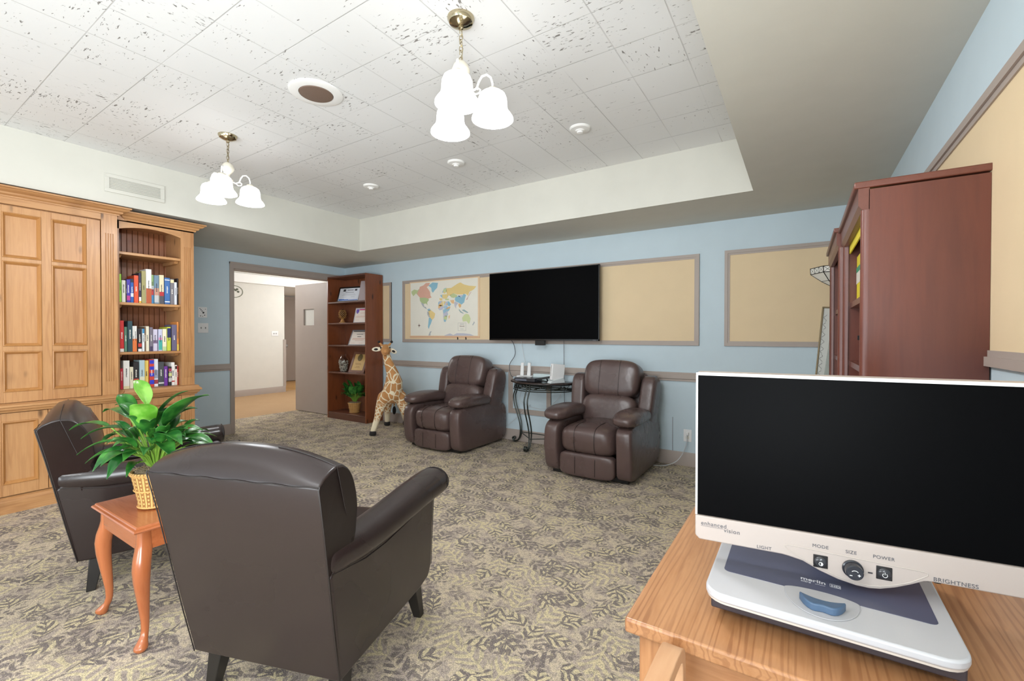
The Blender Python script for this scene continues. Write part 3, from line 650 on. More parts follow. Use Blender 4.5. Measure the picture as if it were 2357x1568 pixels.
R3 = [(1.404,1.423,.18,(196,40,62),'short crimson book at the left end of the bottom book row',()),
(1.423,1.467,.247,(236,232,224),'thick white hardback second in the bottom book row',((0,.1,(225,214,170)),)),
(1.47,1.495,.189,(232,222,196),'short cream book between white and black hardbacks, bottom row',()),
(1.495,1.533,.231,(46,42,44),'black hardback left of the pale blue book, bottom row',((.3,.36,(200,60,60)),)),
(1.535,1.573,.246,(176,198,204),'pale blue and cream book, bottom row',((0,.4,(220,218,190)),)),
(1.575,1.606,.241,(226,196,100),'mustard yellow book, bottom row',()),
(1.608,1.644,.25,(200,70,54),'red book striped with royal blue bands, bottom row',((.1,.25,(48,60,190)),(.38,.5,(48,60,190)),(.62,.74,(48,60,190)),(.84,.97,(48,60,190)))),
(1.644,1.676,.251,(224,226,232),'white book with grey and red pictures, right of the striped book',((.1,.25,(150,60,70)),(.3,.6,(150,155,175)))),
(1.676,1.721,.224,(74,76,80),'charcoal hardback leaning on the white picture book, bottom row',((.1,.16,(200,200,200)),)),
(1.721,1.751,.181,(112,54,150),'short bright purple book, bottom row',()),
(1.751,1.777,.176,(48,46,48),'short black and white patterned book beside the purple one',((.2,.4,(200,200,200)),(.5,.66,(190,200,90)),(.75,.9,(170,70,90)))),
(1.777,1.804,.214,(238,236,232),'white hardback between patterned and red-marked books, bottom row',((.15,.2,(200,60,60)),)),
(1.805,1.824,.188,(232,222,210),'slim cream book with red emblem, second last of the bottom row',((.8,.95,(60,40,40)),)),
(1.825,1.837,.177,(196,60,50),'thin red book at the right end of the bottom row',())]
for rows, zs, grp in ((R1, SH[2], 'books on the top book row of the pine bookcase'), (R2, SH[1], 'books on the middle book row of the pine bookcase'), (R3, SH[0], 'books on the bottom book row of the pine bookcase')):
    for (a, b, hh, rgb, lab, bands) in rows: book(a, b, zs+.001, hh, rgb, lab, grp, bands)
# ------------------------------------------------------------------ walnut bookcase in the back corner
wb = thing('walnut_bookcase', 'tall dark walnut bookcase beside the open door', 'bookcase', (-5.75, 4.45, 0))
x0, x1, yf, yk = -6.205, -5.292, 4.291, 4.60; zt = 2.188; th = .022
obj('side_panel', G().box(x0, x0+th, yf, yk, 0, zt), walZ, wb, .002, world=True)
obj('side_panel', G().box(x1-th, x1, yf, yk, 0, zt), walZ, wb, .002, world=True)
obj('back_panel', G().box(x0+th, x1-th, yk-.008, yk, .09, zt), walZ, wb, world=True)
obj('top_board', G().box(x0+th, x1-th, yf, yk-.008, zt-th, zt), walX, wb, .002, world=True)
obj('kick_board', G().box(x0+th, x1-th, yf+.004, yf+.02, 0, .085), walX, wb, world=True)
WS = [.10, .72, 1.134, 1.472, 1.795]
for z in WS: obj('shelf', G().box(x0+th, x1-th, yf+.002, yk-.008, z-.022, z), walX, wb, .003, world=True)
ink = plain('dark_ink', (60, 60, 66), .6)
def framed(name, label, cat, x, y, z, w, hgt, lean, rz, fmat, fw, page, decor, rec=.0):
    t = thing(name, label, cat, (x, y, z), rz); T = Matrix.Rotation(lean, 4, 'X')
    g = G().box(-w/2, w/2, 0, .012, 0, fw, T).box(-w/2, w/2, 0, .012, hgt-fw, hgt, T).box(-w/2, -w/2+fw, 0, .012, fw, hgt-fw, T).box(w/2-fw, w/2, 0, .012, fw, hgt-fw, T)
    obj('frame', g, fmat, t, .0015)
    pg = obj('page', G().box(-w/2+fw, w/2-fw, .004, .009, fw, hgt-fw, T), page, t)
    for nm, mt, items in decor:
        g = G()
        for (u0, u1, v0, v1) in items: g.box((u0-.5)*(w-2*fw), (u1-.5)*(w-2*fw), .0028, .004, fw+v0*(hgt-2*fw), fw+v1*(hgt-2*fw), T)
        obj(nm, g, mt, pg)
    return t, T
blackf = plain('black_frame', (20, 18, 18), .25); whitepg = plain('certificate_paper', (226, 229, 236), .5); peach = plain('warm_certificate_paper', (232, 218, 206), .5)
line = lambda v, a=.2, b=.8, h=.012: (a, b, v, v+h)
t, T = framed('framed_certificate', 'certificate with a blue wave in a black frame, top shelf of walnut bookcase', 'certificate', -5.86, 4.40, WS[4], .46, .25, -.28, .12, blackf, .022, whitepg,
    [('blue_wave', plain('blue_ink', (44, 104, 190), .5), [(.03, .5, .03, .12), (.5, .97, .03, .09), (.03, .3, .12, .15)]),
     ('heading', ink, [(.18, .3, .75, .93), (.75, .86, .78, .92), line(.83, .38, .68, .04), line(.66, .3, .72, .025)]), ('text_lines', plain('grey_ink', (150, 155, 165), .6), [line(.52), line(.44, .15, .85), line(.3, .2, .4), line(.3, .62, .8)])])
t = thing('grey_board', 'pinkish grey board leaning in the right corner of the top walnut shelf', 'board', (-5.45, 4.40, WS[4]), .1)
obj('sheet', G().box(-.14, .12, 0, .012, 0, .315, Matrix.Rotation(-.2, 4, 'X')), plain('mottled_pink_grey', (176, 160, 160), .6), t)
t, T = framed('framed_certificate', 'certificate with purple shield and pink heading, second walnut shelf', 'certificate', -5.57, 4.40, WS[3], .27, .235, -.25, .1, plain('silver_frame', (196, 196, 204), .3), .012, peach,
    [('pink_heading', plain('pink_ink', (204, 74, 130), .5), [(.28, .98, .88, .98)]), ('shield', plain('purple_ink', (92, 62, 170), .5), [(.04, .26, .72, .96), (.09, .21, .64, .72)]), ('text_lines', plain('orange_ink', (210, 160, 140), .6), [line(.66, .4, .85, .03), line(.5, .2, .8), line(.4, .1, .9, .03), line(.33, .1, .8), line(.15, .1, .4)])])
t, T = framed('framed_certificate', 'certificate in a grey frame leaning back, third walnut shelf', 'certificate', -5.62, 4.38, WS[2], .34, .255, -.42, .16, plain('pewter_frame', (120, 120, 126), .3), .014, peach,
    [('dark_heading', ink, [(.04, .96, .93, .99), line(.72, .3, .7, .03), line(.55, .38, .62, .04)]), ('text_lines', plain('orange_ink', (210, 160, 140), .6), [line(.42, .12, .88, .03), line(.35, .1, .85, .03), line(.28, .3, .8, .02), line(.1, .1, .35), line(.1, .6, .85)])])
t, T = framed('award_plaque', 'wooden award plaque with gold plate and oval medallion, fourth walnut shelf', 'plaque', -5.64, 4.38, WS[1], .30, .34, -.42, .16, plain('plaque_wood', (118, 78, 60), .35), .04, plain('gold_plate', (206, 168, 104), .5),
    [('text_lines', plain('gold_ink', (150, 110, 60), .6), [line(.42, .2, .7, .02), line(.35, .25, .75, .02), line(.22, .35, .65, .02), line(.16, .25, .7, .02)])])
obj('medallion', G().lathe([(.045, 0), (.045, .004), (.036, .006), (.034, .003), (.002, .003)], n=24, T=T @ Matrix.Translation((0, .003, .245)) @ Matrix.Rotation(PI/2, 4, 'X'), sy=1.25), plain('bronze_relief', (120, 104, 70), .4, .4), t)
# bronze pinecone finial
t = thing('pinecone_ornament', 'gilt pinecone ornament on a leafy foot, second walnut shelf', 'ornament', (-6.0, 4.42, WS[3]))
gilt = plain('aged_gilt', (190, 142, 84), .4, .3)
obj('foot', G().lathe([(.05, 0), (.052, .012), (.036, .02), (.026, .045), (.02, .065), (.03, .078), (.018, .085)], n=14), gilt, t)
core = obj('cone', G().sq((0, 0, .145), (.05, .05, .07), (1, 1), 20, 12), plain('dark_bronze', (70, 48, 30), .5, .5), t)
g = G()
for i in range(8):
    zz = .09+i*.0155; rr = .053*math.sqrt(max(.05, 1-((zz-.145)/.074)**2)); n = 10
    for k in range(n):
        a = 2*PI*(k+(i % 2)*.5)/n; g.sq((rr*math.cos(a), rr*math.sin(a), zz), (.010, .010, .008), (1.2, 1.2), 6, 4)
obj('scales', g, gilt, core)
g = G()
for k in range(6):
    a = 2*PI*k/6; g.tube([(.02*math.cos(a), .02*math.sin(a), .07), (.05*math.cos(a), .05*math.sin(a), .085), (.072*math.cos(a), .072*math.sin(a), .11)], [.012, .012, .003], 6, .4)
obj('leaf_collar', g, gilt, t)
# glass vase of pebbles
t = thing('pebble_vase', 'clear glass vase filled with grey pebbles, fourth walnut shelf', 'vase', (-5.98, 4.42, WS[1]))
pr = [(r*.86, z) for r, z in ((.055, 0), (.062, .01), (.078, .06), (.094, .12), (.098, .155), (.09, .19), (.06, .225), (.052, .24), (.062, .262))]
n = 28; rings = [[Vector((r*math.cos(2*PI*k/n), r*math.sin(2*PI*k/n), z)) for k in range(n)] for r, z in pr+[(r-.004, z) for r, z in pr[::-1][:-1]]+[(.05, .004)]]
obj('glass', G().loft(rings), glass('vase_glass'), t)
g = G(); rr = random.Random(4)
for k in range(170):
    z = rr.uniform(.015, .17); R = .86*((.050+(z/.15)*.036) if z < .15 else .076)
    a = rr.uniform(0, 2*PI); q = R*(rr.uniform(.75, .93)); s = rr.uniform(.009, .015)
    g.sq((q*math.cos(a), q*math.sin(a), z), (s, s*.9, s*.7), (1, 1), 7, 5)
tt = NT('mixed_pebbles'); vo = tt.n('ShaderNodeTexVoronoi'); tt.L(tt.coord(), vo.inputs['Vector']); vo.inputs['Scale'].default_value = 60
tt.base(tt.ramp(vo.outputs['Color'], [(.1, srgb(130, 124, 112)), (.5, srgb(210, 204, 190)), (.9, srgb(245, 240, 226))])); tt.set(.4)
o = obj('pebbles', g, tt.mat, t); o['kind'] = 'stuff'
# ------------------------------------------------------------------ potted peace lilies
def blade(g, B, T, w, sag=.03, n=9, fold=.25):
    B, T = Vector(B), Vector(T); d = T-B; L = d.length; up = Vector((0, 0, 1)); sd = d.cross(up)
    sd = sd.normalized() if sd.length > 1e-4 else Vector((1, 0, 0)); nr = sd.cross(d.normalized()); rows = []
    for i in range(n+1):
        u = i/n; c = B+d*u+up*(sag*4*u*(1-u)) - up*(.12*L*u*u*u); ww = w/2*(math.sin(PI*min(1, u**.75))**.85)*(1 if u < .8 else 1-(u-.8)*1.2)
        if i == 0: ww = .004
        if i == n: ww = .0008
        ph = 1+.08*math.sin(u*17+L*40)
        r = [c-sd*ww*ph+nr*fold*ww, c-sd*ww*.5+nr*fold*.25*ww, c-nr*.003, c+sd*ww*.5+nr*fold*.25*ww, c+sd*ww/ph+nr*fold*ww]
        rows.append(r)
    g.loft(rows, closed=False, caps=False)
def lily(name, label, loc, potr, poth, leaves, sc=1.0, rz=0):
    t = thing(name, label, 'potted plant', loc, rz)
    rt, rb = potr; n = 40
    pr = [(rb*.9, 0), (rb, .003), (rb+.003, .012)]+[(rb+(rt-rb)*k/8, .012+(poth-.03)*k/8) for k in range(1, 9)]+[(rt+.004, poth-.016), (rt+.006, poth-.006), (rt+.002, poth), (rt-.006, poth-.002), (rt-.008, poth-.03)]
    pot = obj('basket_pot', G().loft([[Vector((r*math.cos(2*PI*k/n), r*math.sin(2*PI*k/n), z)) for k in range(n)] for r, z in pr]), M_bask, t)
    g = G()
    for zz, r in ((.008, rb+.003), (.5*poth, (rt+rb)/2+.002), (poth-.01, rt+.004)): g.tube([(r*math.cos(2*PI*k/30), r*math.sin(2*PI*k/30), zz) for k in range(31)], .0035, 6)
    obj('rim_weave', g, plain('basket_cane', (206, 158, 92), .5), pot)
    g = G().sq((0, 0, poth-.01), (rt*.9, rt*.9, .02), (1, 1), 20, 8); r2 = random.Random(3)
    for k in range(60):
        a, q = r2.uniform(0, 6.28), rt*.85*math.sqrt(r2.random()); x, y = q*math.cos(a), q*math.sin(a)
        g.tube([(x, y, poth), (x+r2.uniform(-.02, .02), y+r2.uniform(-.02, .02), poth+.018), (x+r2.uniform(-.03, .03), y+r2.uniform(-.03, .03), poth+.004)], .0012, 4)
    o = obj('moss', g, plain('grey_moss', (140, 122, 100), .9), t); o['kind'] = 'stuff'
    ga, gb, gs = G(), G(), G()
    for (bx, by, bz, tx, ty, tz, w, sh) in leaves:
        B = Vector((bx, by, bz))*sc; T = Vector((tx, ty, tz))*sc
        blade(gb if sh > .8 else ga, B, T, w*sc, .02*sc)
        s0 = Vector((B.x*.12, B.y*.12, poth)); mid = (s0+B)/2+Vector((0, 0, .02)); gs.tube([s0, mid, B, B+(T-B)*.12], [.004, .0035, .003, .0015], 6)
    for gg, nm, mt in ((ga, 'foliage', M_leaf), (gb, 'young_leaves', M_leaf2)):
        if gg.v:
            me = mesh(gg, nm, mt, 60); o = obj(nm, me, mt, t); so = o.modifiers.new('sol', 'SOLIDIFY'); so.thickness = .0012
            sb = o.modifiers.new('sub', 'SUBSURF'); sb.levels = 1; sb.render_levels = 1
    obj('stems', gs, plain('stem_green', (120, 160, 60), .4), t)
    return t
LV = [( -0.205,-0.100,0.346,-0.367,-0.205,0.356,0.050,0.300 ),  # leaf tips placed from image pixels, each given a depth offset
( -0.073,-0.069,0.346,-0.187,-0.208,0.338,0.060,0.500 ),
( -0.060,-0.088,0.293,-0.134,-0.234,0.279,0.050,0.300 ),
( -0.005,-0.090,0.281,0.017,-0.221,0.226,0.085,0.500 ),
( 0.013,-0.095,0.256,0.105,-0.199,0.205,0.060,0.400 ),
( -0.158,-0.043,0.392,-0.237,-0.059,0.509,0.080,0.600 ),
( 0.017,-0.066,0.212,0.108,-0.138,0.195,0.040,0.500 ),
( -0.119,0.010,0.439,-0.236,0.001,0.576,0.070,1.000 ),
( -0.005,-0.035,0.357,0.049,-0.077,0.489,0.110,0.900 ),
( -0.112,0.024,0.355,-0.047,0.147,0.526,0.100,0.400 ),
( 0.012,0.029,0.348,0.196,0.137,0.532,0.140,0.400 ),
( -0.058,0.048,0.327,0.016,0.162,0.440,0.120,0.200 ),
( 0.080,0.040,0.295,0.288,0.122,0.304,0.080,0.500 ),
( -0.012,0.024,0.306,0.151,0.130,0.356,0.070,0.400 ),
( 0.061,-0.010,0.293,0.215,-0.009,0.257,0.070,0.400 ),
( -0.198,-0.031,0.376,-0.396,-0.080,0.420,0.060,0.300 ),
( -0.105,-0.035,0.386,-0.189,-0.089,0.465,0.070,0.500 ),
( 0.080,-0.024,0.327,0.303,-0.010,0.343,0.080,0.500 ),
( 0.029,0.076,0.267,0.108,0.160,0.244,0.070,0.400 ),
( 0.033,-0.043,0.334,0.165,-0.075,0.429,0.060,0.300 ),
( -0.189,-0.026,0.294,-0.404,-0.087,0.268,0.060,0.300 ),
( -0.160,-0.019,0.276,-0.281,-0.032,0.210,0.060,0.200 ),
( -0.043,0.004,0.336,0.020,0.046,0.436,0.090,0.300 ),
( -0.092,0.068,0.298,-0.102,0.181,0.352,0.080,0.200 ),
( 0.009,-0.016,0.307,0.108,-0.017,0.367,0.060,0.400 ),
( -0.040,-0.048,0.346,-0.028,-0.104,0.423,0.060,0.300 ),
( -0.146,0.043,0.213,-0.234,0.117,0.206,0.060,0.200 ),
( -0.171,0.000,0.219,-0.264,0.039,0.262,0.050,0.200 ),

]
r4 = random.Random(21)
for k in range(34):
    a = 2*PI*k*.382+r4.uniform(-.2, .2); el = r4.uniform(-.25, 1.0); R0 = r4.uniform(.15, .27)
    LV.append((.4*R0*math.cos(a), .4*R0*math.sin(a), .26+.05*el, R0*math.cos(el)*math.cos(a), R0*math.cos(el)*math.sin(a), .27+R0*math.sin(el)*.75, r4.uniform(.045, .075), .2))
bl = lily('potted_peace_lily', 'large leafy peace lily in a woven basket on the small cherry side table', (-2.45, .82, .512), (.088, .062), .165, LV)
sp = G(); sp.loft([[Vector(p) for p in r] for r in [[(-.19,-.03,.40),(-.185,-.03,.40)],[(-.215,-.05,.425),(-.18,-.04,.42)],[(-.22,-.055,.45),(-.195,-.05,.44)],[(-.222,-.058,.462),(-.22,-.058,.462)]]], closed=False, caps=False)
o = obj('white_flower', mesh(sp, 'white_flower', None), plain('cream_petal', (236, 228, 190), .5), bl); o.modifiers.new('s', 'SOLIDIFY').thickness = .0015
r3 = random.Random(8); L2 = []
for k in range(46):
    a = 2*PI*k/46*7+r3.uniform(-.3, .3); el = r3.uniform(-.2, 1.1); R = r3.uniform(.22, .34); bx = .25*R*math.cos(a); by = .25*R*math.sin(a)*.6
    L2.append((bx*1.6, by*1.6, .24+.07*el, R*math.cos(el)*math.cos(a)*1.05, R*math.cos(el)*math.sin(a)*.36-.02, .27+R*math.sin(el)*.85, r3.uniform(.07, .1), 0))
L2.append((-.03, -.02, .33, -.12, -.05, .53, .08, 0))
lily('potted_peace_lily', 'small peace lily in a wicker basket on the bottom shelf of the walnut bookcase', (-5.745, 4.44, WS[0]+.001), (.092, .07), .155, L2, 1.0)
# ------------------------------------------------------------------ wall map
t = thing('world_map', 'coloured world map poster hanging left of the television', 'map', (-4.1, YB, 1.65))
obj('sheet', G().box(-4.735, -3.475, YB-.010, YB-.006, 1.25, 2.045), plain('map_border', (226, 196, 160), .6), t, world=True)
obj('ocean', G().box(-4.715, -3.505, YB-.0115, YB-.010, 1.28, 2.03), plain('map_ocean', (232, 228, 216), .5), t, world=True)
CELLS = ('europe', 'cafrica', 'wafrica', 'nwafrica', 'libya', 'safrica', 'seasia', 'nsam', 'scand')
def mapcells():
    if 'mapcells' in _mc: return _mc['mapcells']
    t = NT('map_country_cells'); v = t.coord(); vo = t.n('ShaderNodeTexVoronoi'); t.L(v, vo.inputs['Vector']); vo.inputs['Scale'].default_value = 13
    sc = t.n('ShaderNodeSeparateColor'); t.L(vo.outputs['Color'], sc.inputs[0]); rp = t.ramp(sc.outputs[0], [(0, srgb(226, 184, 130)), (.22, srgb(226, 204, 140)), (.4, srgb(150, 188, 206)), (.6, srgb(190, 190, 206)), (.8, srgb(196, 208, 156))])
    rp.node.color_ramp.interpolation = 'CONSTANT'; t.base(rp); t.set(.5); _mc['mapcells'] = t.mat; return t.mat
CC = dict(c_can=(214,150,124), c_grn=(176,192,124), c_grn2=(158,180,112), c_gry=(160,164,168), c_blu=(112,172,196), c_yel=(228,194,108), c_org=(228,174,110), c_org2=(216,164,120), c_lav=(178,178,194), c_lbl=(150,184,210), c_tea=(130,160,160), c_pnk=(206,160,144), c_lgr=(196,210,140))
MAP={  # land outlines traced from image pixels and projected onto the back wall plane
 'canada':('c_can',[(-4.584, 1.882), (-4.539, 1.944), (-4.531, 1.97), (-4.463, 1.986), (-4.415, 2.016), (-4.336, 2.014), (-4.36, 1.977), (-4.399, 1.959), (-4.36, 1.917), (-4.336, 1.886), (-4.329, 1.834), (-4.305, 1.81), (-4.368, 1.795), (-4.431, 1.813), (-4.527, 1.814), (-4.568, 1.851)]),
 'alaska':('c_grn',[(-4.699, 1.911), (-4.641, 1.938), (-4.576, 1.922), (-4.539, 1.944), (-4.584, 1.882), (-4.568, 1.851), (-4.608, 1.88), (-4.658, 1.844), (-4.691, 1.881)]),
 'usa':('c_grn2',[(-4.535, 1.814), (-4.431, 1.813), (-4.368, 1.795), (-4.356, 1.777), (-4.392, 1.744), (-4.384, 1.703), (-4.411, 1.73), (-4.455, 1.726), (-4.495, 1.742), (-4.527, 1.767)]),
 'mexico':('c_gry',[(-4.511, 1.749), (-4.455, 1.726), (-4.447, 1.688), (-4.415, 1.681), (-4.4, 1.651), (-4.431, 1.664), (-4.471, 1.689), (-4.495, 1.719)]),
 'greenland':('c_blu',[(-4.368, 1.975), (-4.328, 1.996), (-4.29, 2.016), (-4.19, 2.004), (-4.205, 1.937), (-4.251, 1.905), (-4.282, 1.872), (-4.305, 1.896), (-4.313, 1.943)]),
 'brazil':('c_yel',[(-4.368, 1.627), (-4.321, 1.631), (-4.275, 1.607), (-4.24, 1.583), (-4.259, 1.526), (-4.298, 1.498), (-4.329, 1.528), (-4.36, 1.575)]),
 'nsam':('c_org',[(-4.392, 1.645), (-4.352, 1.658), (-4.313, 1.631), (-4.368, 1.621)]),
 'andes':('c_gry',[(-4.392, 1.622), (-4.36, 1.604), (-4.352, 1.563), (-4.329, 1.528), (-4.36, 1.534), (-4.388, 1.575)]),
 'argentina':('c_blu',[(-4.36, 1.528), (-4.329, 1.528), (-4.298, 1.498), (-4.321, 1.446), (-4.341, 1.418), (-4.361, 1.372), (-4.376, 1.401), (-4.368, 1.459)]),
 'nwafrica':('c_lav',[(-4.167, 1.752), (-4.107, 1.755), (-4.092, 1.704), (-4.137, 1.683), (-4.182, 1.696), (-4.186, 1.73)]),
 'libya':('c_org',[(-4.092, 1.749), (-4.025, 1.741), (-4.018, 1.695), (-4.081, 1.698)]),
 'egyptarab':('c_blu',[(-4.018, 1.746), (-3.988, 1.739), (-3.955, 1.699), (-3.988, 1.672), (-4.018, 1.695)]),
 'wafrica':('c_org2',[(-4.182, 1.696), (-4.092, 1.698), (-4.088, 1.658), (-4.114, 1.634), (-4.16, 1.627), (-4.186, 1.65)]),
 'sudan':('c_lbl',[(-4.081, 1.692), (-4.018, 1.693), (-4.014, 1.656), (-4.062, 1.643), (-4.088, 1.653)]),
 'cafrica':('c_org',[(-4.107, 1.636), (-4.062, 1.641), (-4.003, 1.667), (-3.962, 1.671), (-3.988, 1.621), (-4.018, 1.6), (-4.01, 1.566), (-4.032, 1.538), (-4.092, 1.557), (-4.099, 1.602)]),
 'safrica':('c_yel',[(-4.096, 1.554), (-4.025, 1.544), (-4.033, 1.499), (-4.055, 1.465), (-4.081, 1.471)]),
 'madag':('c_org',[(-3.999, 1.543), (-3.974, 1.559), (-3.981, 1.515), (-3.996, 1.507)]),
 'scand':('c_gry',[(-4.114, 1.869), (-4.084, 1.918), (-4.04, 1.93), (-4.032, 1.882), (-4.062, 1.85), (-4.092, 1.862)]),
 'europe':('c_lav',[(-4.152, 1.831), (-4.107, 1.84), (-4.032, 1.842), (-4.003, 1.813), (-4.032, 1.78), (-4.092, 1.783), (-4.122, 1.801)]),
 'iberia':('c_yel',[(-4.167, 1.792), (-4.107, 1.789), (-4.114, 1.761), (-4.152, 1.76)]),
 'turkey':('c_grn',[(-4.062, 1.779), (-3.995, 1.779), (-3.992, 1.759), (-4.055, 1.762)]),
 'iran':('c_org',[(-3.973, 1.755), (-3.901, 1.758), (-3.904, 1.708), (-3.944, 1.715)]),
 'russia':('c_yel',[(-4.036, 1.921), (-3.951, 1.922), (-3.886, 1.952), (-3.829, 1.976), (-3.793, 1.985), (-3.73, 1.953), (-3.646, 1.932), (-3.53, 1.92), (-3.564, 1.884), (-3.605, 1.865), (-3.639, 1.856), (-3.667, 1.803), (-3.702, 1.831), (-3.772, 1.824), (-3.843, 1.827), (-3.915, 1.848), (-3.973, 1.823), (-4.017, 1.819), (-4.04, 1.877)]),
 'kaz':('c_grn',[(-3.981, 1.823), (-3.915, 1.848), (-3.843, 1.816), (-3.857, 1.795), (-3.915, 1.786), (-3.951, 1.794)]),
 'china':('c_blu',[(-3.879, 1.79), (-3.822, 1.81), (-3.772, 1.786), (-3.737, 1.833), (-3.698, 1.815), (-3.716, 1.767), (-3.73, 1.718), (-3.772, 1.692), (-3.822, 1.716), (-3.879, 1.74), (-3.89, 1.769)]),
 'mongolia':('c_lav',[(-3.836, 1.816), (-3.751, 1.817), (-3.765, 1.791), (-3.814, 1.796)]),
 'india':('c_lav',[(-3.901, 1.725), (-3.879, 1.735), (-3.829, 1.711), (-3.865, 1.679), (-3.868, 1.64), (-3.893, 1.674)]),
 'seasia':('c_org',[(-3.822, 1.71), (-3.779, 1.692), (-3.783, 1.659), (-3.807, 1.649), (-3.829, 1.683)]),
 'indonesia':('c_tea',[(-3.815, 1.633), (-3.786, 1.604), (-3.737, 1.576), (-3.744, 1.57), (-3.793, 1.588), (-3.822, 1.622)]),
 'png':('c_tea',[(-3.772, 1.62), (-3.73, 1.625), (-3.66, 1.584), (-3.674, 1.577), (-3.744, 1.603)]),
 'japan':('c_pnk',[(-3.605, 1.854), (-3.66, 1.791), (-3.674, 1.754), (-3.702, 1.75), (-3.674, 1.781), (-3.632, 1.839)]),
 'australia':('c_lgr',[(-3.765, 1.516), (-3.73, 1.553), (-3.695, 1.569), (-3.653, 1.557), (-3.622, 1.502), (-3.633, 1.464), (-3.65, 1.432), (-3.688, 1.47), (-3.751, 1.466)]),
 'nz':('c_gry',[(-3.564, 1.466), (-3.554, 1.447), (-3.585, 1.412), (-3.595, 1.42)]),
 'antarc':('c_lav',[(-4.07, 1.285), (-3.974, 1.31), (-3.915, 1.287), (-3.858, 1.312), (-3.744, 1.312), (-3.633, 1.301), (-3.564, 1.279), (-4.07, 1.278)]),
 'pen':('c_gry',[(-4.369, 1.282), (-4.337, 1.337), (-4.306, 1.342), (-4.329, 1.313), (-4.329, 1.282)]),
}

for k, (c, pts) in MAP.items():
    obj('landmass', G().prism(pts, 'y', YB-.0125, YB-.0116), mapcells() if k in CELLS else plain('map_'+c, tuple(int(.75*q+.25*228) for q in CC[c]), .5), t, world=True, smooth=0)
g = G()
for k in range(8):
    a = 2*PI*k/8; r = .035 if k % 2 == 0 else .02; g.prism([(-4.545+.004*math.cos(a+1.57), 1.423+.004*math.sin(a+1.57)), (-4.545+r*math.cos(a), 1.423+r*math.sin(a)), (-4.545-.004*math.cos(a+1.57), 1.423-.004*math.sin(a+1.57))], 'y', YB-.0128, YB-.0116)
obj('compass_rose', g, plain('map_ink', (110, 70, 60), .5), t, world=True, smooth=0)
g = G(); x0, x1, z0, z1 = -3.835, -3.70, 1.345, 1.45
for q in ((x0, x1, z0, z0+.002), (x0, x1, z1-.002, z1), (x0, x0+.002, z0, z1), (x1-.002, x1, z0, z1), (x0+.03, x1-.03, z1-.02, z1-.015), (x0+.04, x1-.04, z0+.02, z0+.024)): g.box(q[0], q[1], YB-.0122, YB-.0115, q[2], q[3])
obj('legend_box', g, plain('map_grey_ink', (150, 150, 156), .5), t, world=True)
lettering('legend_title', 'World', .03, plain('map_ink', (110, 70, 60), .5), t, Vector((-3.768, -.0122, 1.395))-Vector((-4.1, 0, 1.65)), (1, 0, 0), (0, 0, 1), .0002, 'CENTER')
g = G().box(-4.735, -3.475, YB-.0112, YB-.010, 1.262, 1.266)
for k in range(60): g.box(-4.73+k*.021, -4.722+k*.021, YB-.0112, YB-.010, 1.254, 1.260)
obj('scale_border', g, plain('map_red_ink', (200, 130, 100), .5), t, world=True)
for i, x in enumerate((-3.84, -3.70)):
    o = obj('map_clip', G().box(x-.004, x+.004, YB-.02, YB-.004, 1.228, 1.262), plain('dark_clip', (50, 46, 44), .4))
    tag(o, ('small dark clip under the map, left one', 'small dark clip under the map, right one')[i], 'clip')
# ------------------------------------------------------------------ television
tv = thing('television', 'large black flat television mounted over the cream panel', 'television', (-2.52, 4.5, 1.63))
tx0, tx1, tz0, tz1 = -3.24, -1.805, 1.224, 2.043
obj('housing', G().box(tx0, tx1, 4.505, 4.535, tz0, tz1).box(tx0+.3, tx1-.3, 4.535, 4.565, tz0+.1, tz1-.2), black_pl, tv, .004, world=True)
g = G().box(tx0, tx1, 4.498, 4.505, tz0, tz0+.018).box(tx0, tx1, 4.498, 4.505, tz1-.008, tz1).box(tx0, tx0+.008, 4.498, 4.505, tz0, tz1).box(tx1-.008, tx1, 4.498, 4.505, tz0, tz1)
obj('bezel', g, plain('gloss_black_bezel', (14, 14, 15), .25), tv, world=True)
scr = plain('black_screen', (6, 6, 7), .4, **{'Specular IOR Level': .03})
obj('screen', G().box(tx0+.008, tx1-.008, 4.501, 4.506, tz0+.018, tz1-.008), scr, tv, world=True)
lettering('maker_mark', 'VIZIO', .016, grey_pl, tv, (tx1-.075+2.52, -.0025, tz0+.003-1.63), (1, 0, 0), (0, 0, 1), .0003)
obj('wall_bracket', G().box(-2.75, -2.25, 4.565, YB-.006, 1.45, 1.85), plain('bracket_black', (24, 24, 24), .5), tv, world=True)
obj('sensor_box', G().box(-2.575, -2.46, 4.47, 4.52, 1.170, 1.224), black_pl, tv, .003, world=True)
def cable(name, pts, r, mat, label):
    me = mesh(G().tube(pts, r, 6), name, mat, 60); o = bpy.data.objects.new(name, me); COL.objects.link(o); return tag(o, label, 'cable')
def crv(pts, n=8): # Catmull-Rom
    P = [Vector(p) for p in pts]; P = [P[0]]+P+[P[-1]]; out = []
    for i in range(1, len(P)-2):
        for k in range(n):
            t_ = k/n; a, b, c, d = P[i-1], P[i], P[i+1], P[i+2]
            out.append(.5*((2*b)+(c-a)*t_+(2*a-5*b+4*c-d)*t_*t_+(3*b-a-3*c+d)*t_**3))
    return out+[P[-2]]
wc = plain('pale_cable', (205, 208, 210), .5); dcab = plain('grey_cable', (90, 92, 96), .5)
cable('power_cable', crv([(-2.98, 4.56, 1.25), (-2.92, 4.56, 1.17), (-2.91, 4.57, 1.05), (-2.98, 4.56, .93), (-2.93, 4.5, .82), (-2.86, 4.45, .79)]), .004, dcab, 'dark cable curving from the television to the left end of the half-round table')
cable('power_cable', [(-2.255, 4.57, 1.24), (-2.25, 4.575, .6), (-2.24, 4.58, .12)], .003, dcab, 'thin straight grey cable hanging below the right part of the television')
